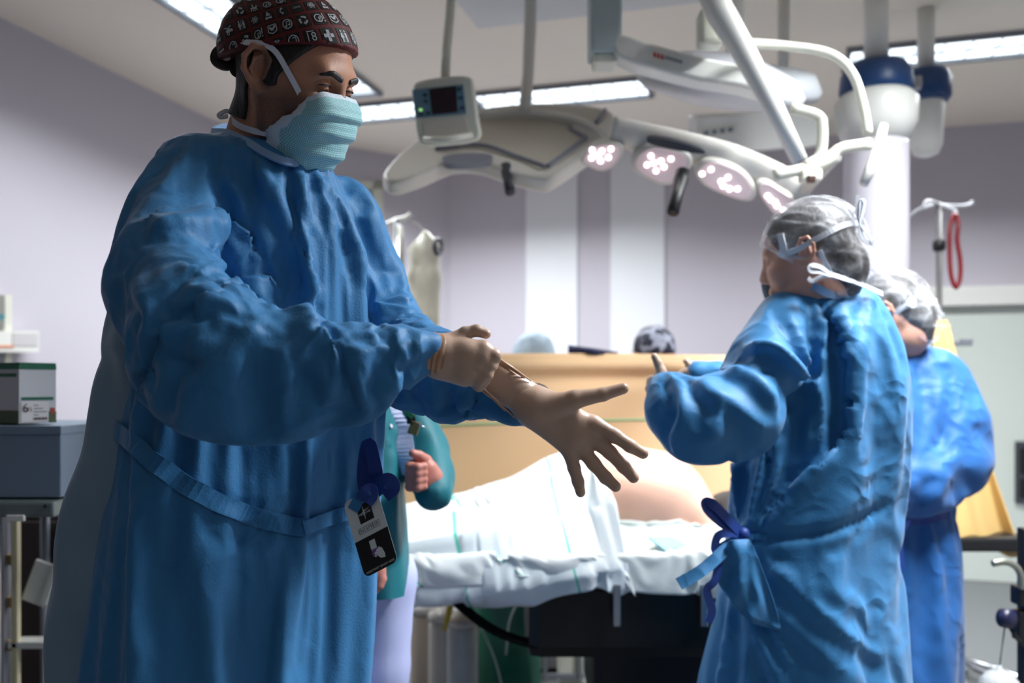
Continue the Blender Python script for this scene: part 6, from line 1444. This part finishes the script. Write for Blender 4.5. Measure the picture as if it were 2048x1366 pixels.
# ================================================================ nurses in hair nets
def net_head(root, H, nbase, lo_hi_m, net_specs, cut, hres, tapes=(), band=None):
    lo, hi = bounds([H(.12, 0, 0), H(-.16, 0, 0), H(0, .12, 0), H(0, -.12, 0), H(0, 0, .16), H(.08, 0, -.13), nbase[0]], .03)
    hv, hq = skull(H, lo, hi, hres, nbase).mesh(3)
    b = mesh_obj('body', hv, hq, M_SKIN2, root); put_attr(b, 'stubble', np.zeros(len(hv)))
    hf_ = Field(lo, hi, hres*1.3)
    hf_.ell(H(-.012, 0, .034), (.101, .082, .096), H.R, .02); hf_.ell(H(-.082, 0, -.04), (.052, .058, .055), H.R, .03)
    hf_.cone(H(-.07, .0, -.02), H(-.062, .0, -.088), .056, .044, .02)
    hf_.half(H(.078, 0, .06), H.f*.9-H.u*.4)
    mesh_obj('hair', *hf_.mesh(2), M_HAIR, root)
    nf = Field(lo, hi, hres*1.3)
    for c, r in net_specs: nf.ell(H(*c), r, H.R, .03)
    nf.half(H(*cut[0]), H.f*cut[1][0]-H.u*cut[1][1])
    nv, nq = nf.mesh(2)
    Ln = H.local(nv); th = np.arctan2(Ln[:, 1], Ln[:, 2]-.02); 
    q = np.stack([Ln[:, 0]*5+Ln[:, 2]*3, Ln[:, 1]*26+Ln[:, 0]*9, Ln[:, 2]*22-Ln[:, 0]*7], 1)
    rg = np.clip(vnoise(q, 1.0, 11, 2, True), 0, 1)**3
    rg2 = np.clip(vnoise(q*1.7+3, 1.0, 15, 2, True), 0, 1)**4
    nv = nv+vnormals(nv, nq)*((rg*.004+rg2*.002)+vnoise(nv, 26, 4, 2)*.003)[:, None]
    # open shell: drop the closed underside
    no = mesh_obj('hair_net', nv, nq, M_NET, root, label='white gauze hair net'); 
    edge = np.abs(((nv-np.array(H(*cut[0]))) @ np.array(H.f*cut[1][0]-H.u*cut[1][1])))
    put_attr(no, 'gather', np.clip(rg*.5+rg2*.45+.5*np.exp(-(edge/.006)**2), 0, .85))
    return no, bvh_of(nv, nq), b
nurse = empty('person', (P(1640, 0, 2.06).x, 2.06, 0), 'nurse seen from behind in blue gown and white hair net nearest the camera', 'person')
n_o, n_V, n_Q = finish_gown(1, nurse, M_GOWN, [([(1480, 700), (1540, 690), (1600, 740), (1630, 800)], .014, .012, 1), ([(1632, 585), (1676, 660), (1697, 760), (1697, 840), (1676, 892), (1610, 950), (1505, 1060)], .013, -.020, 'step'), ([(1610, 700), (1640, 800), (1640, 900)], .010, .009), ([(1495, 1073), (1600, 1072), (1700, 1050), (1790, 1002)], .012, -.012, 0), ([(1500, 1085), (1600, 1190), (1720, 1290), (1775, 1320)], .018, .008), ([(1492, 1085), (1530, 1200), (1580, 1340)], .012, .012), ([(1470, 900), (1468, 980), (1484, 1062)], .010, .012), ([(1530, 890), (1510, 980), (1490, 1062)], .010, .012), ([(1565, 900), (1530, 1000), (1495, 1064)], .010, .010)])
HN = HeadFrame(P(1613, 517, 2.03), 203, 8, 0, .97)
n_net, n_bvh, _b = net_head(nurse, HN, (P(1640, 620, 2.06), .06), .03, [((-.022, 0, .036), (.118, .094, .104)), ((-.090, 0, -.045), (.060, .070, .066)), ((-.075, 0, -.085), (.05, .055, .045))], ((.088, 0, .040), (.70, .714)), .0032)
mesh_obj('trousers', *legs_field(P(1620, 0, 2.06).x, 2.06, .1, .8, (-.6, 1)).mesh(2), M_SCRUB, nurse)
ngv = bvh_of(n_V, n_Q)
# mask of the nurse: only its edge and tapes show
mp_ = [HN(*p) for p in [(.062, -.064, -.02), (.03, -.068, -.05), (.012, -.064, -.085), (.03, -.045, -.115)]]; mp2 = [HN(*p) for p in [(.108, -.01, -.01), (.115, -.015, -.045), (.108, -.015, -.085), (.08, -.01, -.125)]]
A2 = catmull([tuple(p) for p in mp_], 6); B2 = catmull([tuple(p) for p in mp2], 6); V = []; nn = 8
for i in range(len(A2)):
    for k in range(nn+1): t = k/nn; V.append(Vector(A2[i])*(1-t)+Vector(B2[i])*t+(HN.l*-1)*(.012*math.sin(math.pi*t)))
mk = MB().add(V, [(i*(nn+1)+k, i*(nn+1)+k+1, (i+1)*(nn+1)+k+1, (i+1)*(nn+1)+k) for i in range(len(A2)-1) for k in range(nn)]).build('face_mask', mat('mask_plain', (186, 214, 220), .65), nurse, smooth=True)
mk.modifiers.new('thickness', 'SOLIDIFY').thickness = .0015
tape_on(n_bvh, [(1575, 506), (1600, 496), (1640, 474), (1690, 450), (1722, 447)], .0125, M_STRAP, n_net, 'tape', .003)
tape_on(n_bvh, [(1640, 500), (1648, 520), (1662, 545)], .0095, M_STRAP, n_net, 'tape', .003)
tape_on(n_bvh, [(1562, 470), (1568, 500), (1560, 535)], .016, M_STRAP, n_net, 'tape', .003)
dn = 1.925
loop_tape([P(1722, 449, dn), P(1716, 420, dn), P(1716, 390, dn)], (0, -1, 0), .011, M_STRAP, n_net, 'tape_bow')
loop_tape([P(1720, 449, dn), P(1726, 420, dn), P(1729, 404, dn), P(1722, 402, dn), P(1720, 425, dn), P(1720, 449, dn)], (.6, -1, 0), .009, M_STRAP, n_net, 'tape_bow')
loop_tape([P(1721, 446, dn), P(1722, 470, dn), P(1738, 488, dn), P(1743, 480, dn), P(1728, 458, dn), P(1721, 446, dn)], (.2, -1, 0), .009, M_STRAP, n_net, 'tape_bow')
loop_tape([P(1665, 552, dn), P(1640, 534, dn-.01), P(1622, 532, dn-.012), P(1622, 542, dn-.012), P(1640, 544, dn-.01), P(1665, 552, dn)], (0, -1, .3), .011, M_STRAP, n_net, 'tape_bow')
loop_tape([P(1660, 548, dn), P(1690, 558, dn), P(1720, 568, dn+.03), P(1765, 588, dn+.05)], (0, -1, .5), .012, M_STRAP, n_net, 'tape_end')
loop_tape([P(1690, 556, dn), P(1650, 552, dn), P(1625, 562, dn), P(1616, 556, dn)], (0, -1, .4), .010, M_STRAP, n_net, 'tape_end')
# her collar
cp = [P(1562, 585, 2.12), P(1580, 592, 2.02), P(1620, 572, 1.965), P(1665, 590, 1.955), P(1715, 588, 1.98), P(1745, 590, 2.06), P(1720, 590, 2.15), P(1640, 588, 2.18)]
c = [Vector(p) for p in catmull([tuple(p) for p in cp], 6, True)]; c.append(c[0]); cc = sum(c, Vector())/len(c)
ribbon(c, [((p-cc)*Vector((1, 1, 0))).normalized() for p in c], .018, .002).build('collar_binding', M_COLLAR, n_o)
# gloved hand of the nurse, thumb up
def Nh(px, py, dd=0.0): return P(px, py, 1.97+dd)
nj = [([Nh(1322, 760), Nh(1322, 742), Nh(1316, 726), Nh(1309, 713)], [.017, .012, .0095, .0082]),
      ([Nh(1305, 762, .02), Nh(1300, 778, .01), Nh(1306, 790, 0), Nh(1318, 788, -.005)], [.013, .0105, .0095, .009]), ([Nh(1308, 772, .03), Nh(1302, 790, .02), Nh(1310, 800, .01), Nh(1322, 798, .005)], [.013, .0105, .0095, .009]),
      ([Nh(1312, 780, .045), Nh(1308, 800, .04), Nh(1315, 810, .03), Nh(1326, 808, .02)], [.012, .010, .009, .0085]), ([Nh(1318, 788, .055), Nh(1316, 806, .05), Nh(1322, 814, .04), Nh(1332, 812, .03)], [.011, .009, .0085, .008])]
npm = [(Nh(1348, 775, .01), Nh(1308, 766, .02), .026, .016), (Nh(1348, 780, .02), Nh(1314, 782, .04), .024, .015), (Nh(1345, 765, .005), Nh(1322, 756), .02, .015), (Nh(1365, 788, .0), Nh(1340, 775, .01), .028, .026)]
lo2, hi2 = bounds([p for c_, _ in nj for p in c_]+[Nh(1360, 785)], .04)
mesh_obj('glove', *hand_field(nj, npm, lo2, hi2, .0026).mesh(3), M_GLOVE, nurse, label='tan latex glove with raised thumb')
def fist(c, d, s, m, root, res=.003, tilt=0, label=None):
    """loosely closed hand, knuckles towards the camera: c = px centre"""
    pp = lambda x, y, dd=0.0: P(c[0]+x*s, c[1]+y*s, d+dd)
    fj = []
    for i in range(4):
        yy = -22+i*17
        fj.append(([pp(8, yy, .03), pp(-20, yy+2, .0), pp(-26, yy+7, -.012), pp(-6, yy+9, -.02), pp(10, yy+6, -.012)], [.011, .0105, .010, .0095, .009]))
    fj.append(([pp(15, -30, .02), pp(-2, -42, 0), pp(-18, -48, -.01)], [.014, .011, .009]))
    pl = [(pp(30, 10, .03), pp(-6, -18, .012), .022, .014), (pp(30, 14, .03), pp(-6, 26, .012), .022, .014), (pp(20, -12, .02), pp(12, 22, .02), .02, .02)]
    lo, hi = bounds([p for q, _ in fj for p in q]+[pp(40, 10, .03)], .035)
    return mesh_obj('hand', *hand_field(fj, pl, lo, hi, res, kf=.003).mesh(2), m, root, label=label)
def Nk(px, py, dd=0.0): return P(px, py, 2.42+dd)
mesh_obj('glove', *hand_field([([Nk(1385, 745), Nk(1370, 742), Nk(1360, 748)], [.012, .01, .009]), ([Nk(1385, 752), Nk(1372, 756), Nk(1362, 766)], [.012, .01, .009]), ([Nk(1388, 740), Nk(1378, 728), Nk(1372, 722)], [.012, .01, .009])], [(Nk(1400, 748), Nk(1385, 748), .028, .024)], *bounds([Nk(1400, 750), Nk(1358, 720), Nk(1360, 770)], .04), .004).mesh(2), M_GLOVE, nurse)
# waist tie and bow of the nurse
tape_on(ngv, [(1488, 1072), (1510, 1074), (1535, 1076)], .014, M_GOWN, n_o, 'waist_tie', .004)
dq = 1.895
kq = P(1486, 1070, dq)
loop_tape([kq, P(1462, 1045, dq-.02), P(1430, 1012, dq-.04), P(1412, 1005, dq-.04), P(1418, 1022, dq-.04), P(1450, 1050, dq-.02), kq], (.3, -1, .3), .022, M_TIE, n_o, 'tie_bow')
loop_tape([kq, P(1460, 1066, dq-.02), P(1436, 1072, dq-.03), P(1430, 1100, dq-.03), P(1450, 1090, dq-.02), kq], (.3, -1, .2), .018, M_TIE, n_o, 'tie_bow')
loop_tape([kq, P(1450, 1100, dq-.03), P(1405, 1140, dq-.06), P(1358, 1168, dq-.08)], (.35, -1, .55), .026, M_GOWN, n_o, 'tie_end')
loop_tape([kq, P(1444, 1110, dq-.03), P(1430, 1160, dq-.04), P(1414, 1180, dq-.04), P(1424, 1220, dq-.03), P(1416, 1245, dq-.03)], (.2, -1, 0), .018, M_TIE, n_o, 'tie_end')
MB().lathe(kq, [(.006, -.016), (.014, -.008), (.014, .008), (.006, .016)], 12, (.3, -.2, 1)).build('tie_knot', M_TIE, n_o, smooth=True)
# gathered hem of the back panel under the knot
pl_rows = [[(1452, 1082), (1490, 1078), (1500, 1080)], [(1440, 1160), (1490, 1168), (1520, 1120)], [(1436, 1168), (1500, 1182), (1560, 1240)], [(1445, 1180), (1495, 1240), (1562, 1262)]]
pb = []
for r in pl_rows:
    for (x_, y_) in catmull([tuple(q) for q in r], 6): pb.append(P(x_, y_, 1.875-.02*math.sin((x_-1440)/120*math.pi)-.012*math.sin(x_*.11+y_*.05)))
nn = 13
po = MB().add(pb, [(i*nn+k, i*nn+k+1, (i+1)*nn+k+1, (i+1)*nn+k) for i in range(len(pl_rows)-1) for k in range(nn-1)]).build('back_panel', M_GOWN, n_o, smooth=True)
po.modifiers.new('sub', 'SUBSURF').levels = 2; po.modifiers['sub'].render_levels = 2; po.modifiers.new('thickness', 'SOLIDIFY').thickness = .002
# ---------------- second nurse
nurse2 = empty('person', (P(1785, 0, 2.7).x, 2.7, 0), 'second nurse in blue gown and hair net half hidden behind the first', 'person')
m_o, m_V, m_Q = finish_gown(2, nurse2, mat('gown_blue_deep', (34, 92, 156), 0.58, bump=0.0005, bscale=260, var=0.06, vscale=5, sheen=0.1, spec=.3), None)
crinkle(MATS['gown_blue_deep'], .010)
HM = HeadFrame(P(1772, 632, 2.66), 205, 22, 0, .97)
m_net, m_bvh, _b = net_head(nurse2, HM, (P(1790, 720, 2.7), .055), .03, [((-.022, 0, .036), (.118, .094, .104)), ((-.090, 0, -.045), (.060, .070, .066)), ((-.075, 0, -.085), (.05, .055, .045))], ((.088, 0, .040), (.70, .714)), .0045)
mesh_obj('trousers', *legs_field(P(1785, 0, 2.7).x, 2.7, .1, .75, (-.6, 1)).mesh(2), M_SCRUB, nurse2)
tape_on(m_bvh, [(1760, 640), (1790, 625), (1820, 606)], .014, M_STRAP, m_net, 'tape', .003); tape_on(m_bvh, [(1765, 660), (1790, 672), (1815, 680)], .012, M_STRAP, m_net, 'tape', .003)
loop_tape([P(1815, 606, 2.54), P(1826, 596, 2.54), P(1828, 612, 2.54), P(1815, 606, 2.54)], (0, -1, 0), .01, M_STRAP, m_net, 'tape_bow')
mgv = bvh_of(m_V, m_Q)
tape_on(mgv, [(1800, 1040), (1850, 1042), (1892, 1030)], .02, M_TIE, m_o, 'waist_tie', .003)
dm = 2.50
loop_tape([P(1815, 1040, dm), P(1796, 1022, dm), P(1792, 1002, dm), P(1806, 1008, dm), P(1815, 1040, dm)], (0, -1, .2), .02, M_TIE, m_o, 'tie_bow'); loop_tape([P(1815, 1040, dm), P(1800, 1080, dm), P(1804, 1140, dm)], (.2, -1, 0), .02, M_TIE, m_o, 'tie_end')
# ---------------- colleague in the teal jacket
teal = empty('person', (P(690, 0, 2.1).x, 2.1, 0), 'colleague in teal jacket standing behind the surgeon with a closed hand', 'person')
M_TEAL = mat('jacket_teal', (16, 108, 120), 0.6, bump=0.0005, bscale=240, var=0.06, vscale=6)
t_o, t_V, t_Q = finish_gown(3, teal, M_TEAL, None, 'jacket')
t_bvh = bvh_of(t_V, t_Q)
HT = HeadFrame(P(625, 452, 2.1), 40, 10, 0, .93)
lo, hi = bounds([HT(.12, 0, 0), HT(-.11, 0, 0), HT(0, .1, 0), HT(0, -.1, 0), HT(0, 0, .14), HT(.08, 0, -.13), P(642, 545, 2.1)], .03)
hv, hq = skull(HT, lo, hi, .004, (P(642, 550, 2.1), .052)).mesh(3); b = mesh_obj('body', hv, hq, M_SKIN2, teal); put_attr(b, 'stubble', np.zeros(len(hv)))
cf2 = Field(lo-.02, hi+.02, .005); cf2.ell(HT(-.008, 0, .034), (.107, .085, .099), HT.R, .02); cf2.half(HT(.09, 0, .055), HT.f*.3-HT.u*.95); mesh_obj('surgical_cap', *cf2.mesh(2), M_TEAL, teal)
fist((840, 945), 1.93, .8, mat('hand_skin', (190, 124, 110), .5, bump=.0004, bscale=300, var=.1, vscale=30, sss=.1), teal, label='pink closed hand at the jacket cuff')
hx = hand_field([([P(752, 1140, 1.92), P(756, 1165, 1.915), P(752, 1180, 1.91)], [.011, .010, .009]), ([P(744, 1142, 1.93), P(746, 1168, 1.925), P(744, 1184, 1.92)], [.011, .010, .009]), ([P(762, 1138, 1.92), P(764, 1158, 1.915), P(760, 1172, 1.91)], [.011, .010, .009])], [(P(745, 1100, 1.94), P(752, 1142, 1.925), .024, .02)], *bounds([P(740, 1090, 1.92), P(770, 1190, 1.92)], .04), .003)
mesh_obj('hand', *hx.mesh(2), MATS['hand_skin'], teal)
tr = legs_field(P(700, 0, 2.1).x, 2.1, .095, .72, (.7, -.7), r=.085)
M_PERI = mat('trousers_pale_lilac', (186, 192, 232), .7, bump=.0005, bscale=200, var=.04, vscale=6)
mesh_obj('trousers', *tr.mesh(2), M_PERI, teal, label='pale lilac trousers')
# shirt front between the open jacket edges
tape_on(t_bvh, [(772, 760), (795, 830), (808, 900), (812, 950)], .05, mat('shirt_pale_lilac', (196, 204, 236), .7, bump=.0005, bscale=200), t_o, 'shirt_front', .003)
for (x_, y_) in ((781, 853), (821, 1136)):
    h, n_ = surf_hit(t_bvh, x_, y_)
    if h is not None: MB().lathe(h, [(.005, 0), (.006, .002), (.004, .004)], 12, n_).build('snap_button', M_STRAP, t_o, smooth=True)
# badge clip with keys at the chest
bd = empty('badge_clip', P(815, 830, 1.9), 'small bunch of keys and clips on the chest of the teal jacket', 'badge')
for k, (x_, y_, w_, h_, mm) in enumerate([(812, 812, .014, .03, M_BLACK), (822, 838, .02, .022, M_BLACK), (828, 856, .022, .03, mat('brass_key', (150, 120, 70), .35, metal=.8)), (816, 826, .03, .012, mat('clip_green', (40, 120, 70), .4))]):
    MB().box(P(x_, y_, 1.915-.003*k), (w_, .004, h_), bev=.0015, M=Matrix.Rotation(.4*k-.5, 3, 'Y')).build(['clip', 'fob', 'key', 'clip'][k], mm, bd)
MB().tube([P(808, 780, 1.93), P(812, 800, 1.92), P(824, 850, 1.905)], .002, 6).build('lanyard', M_BLACK, bd, smooth=True)
MB().tube([P(826, 846, 1.905), P(840, 850, 1.90), P(853, 856, 1.90)], .0012, 6).build('pen', M_STEEL, bd, smooth=True)
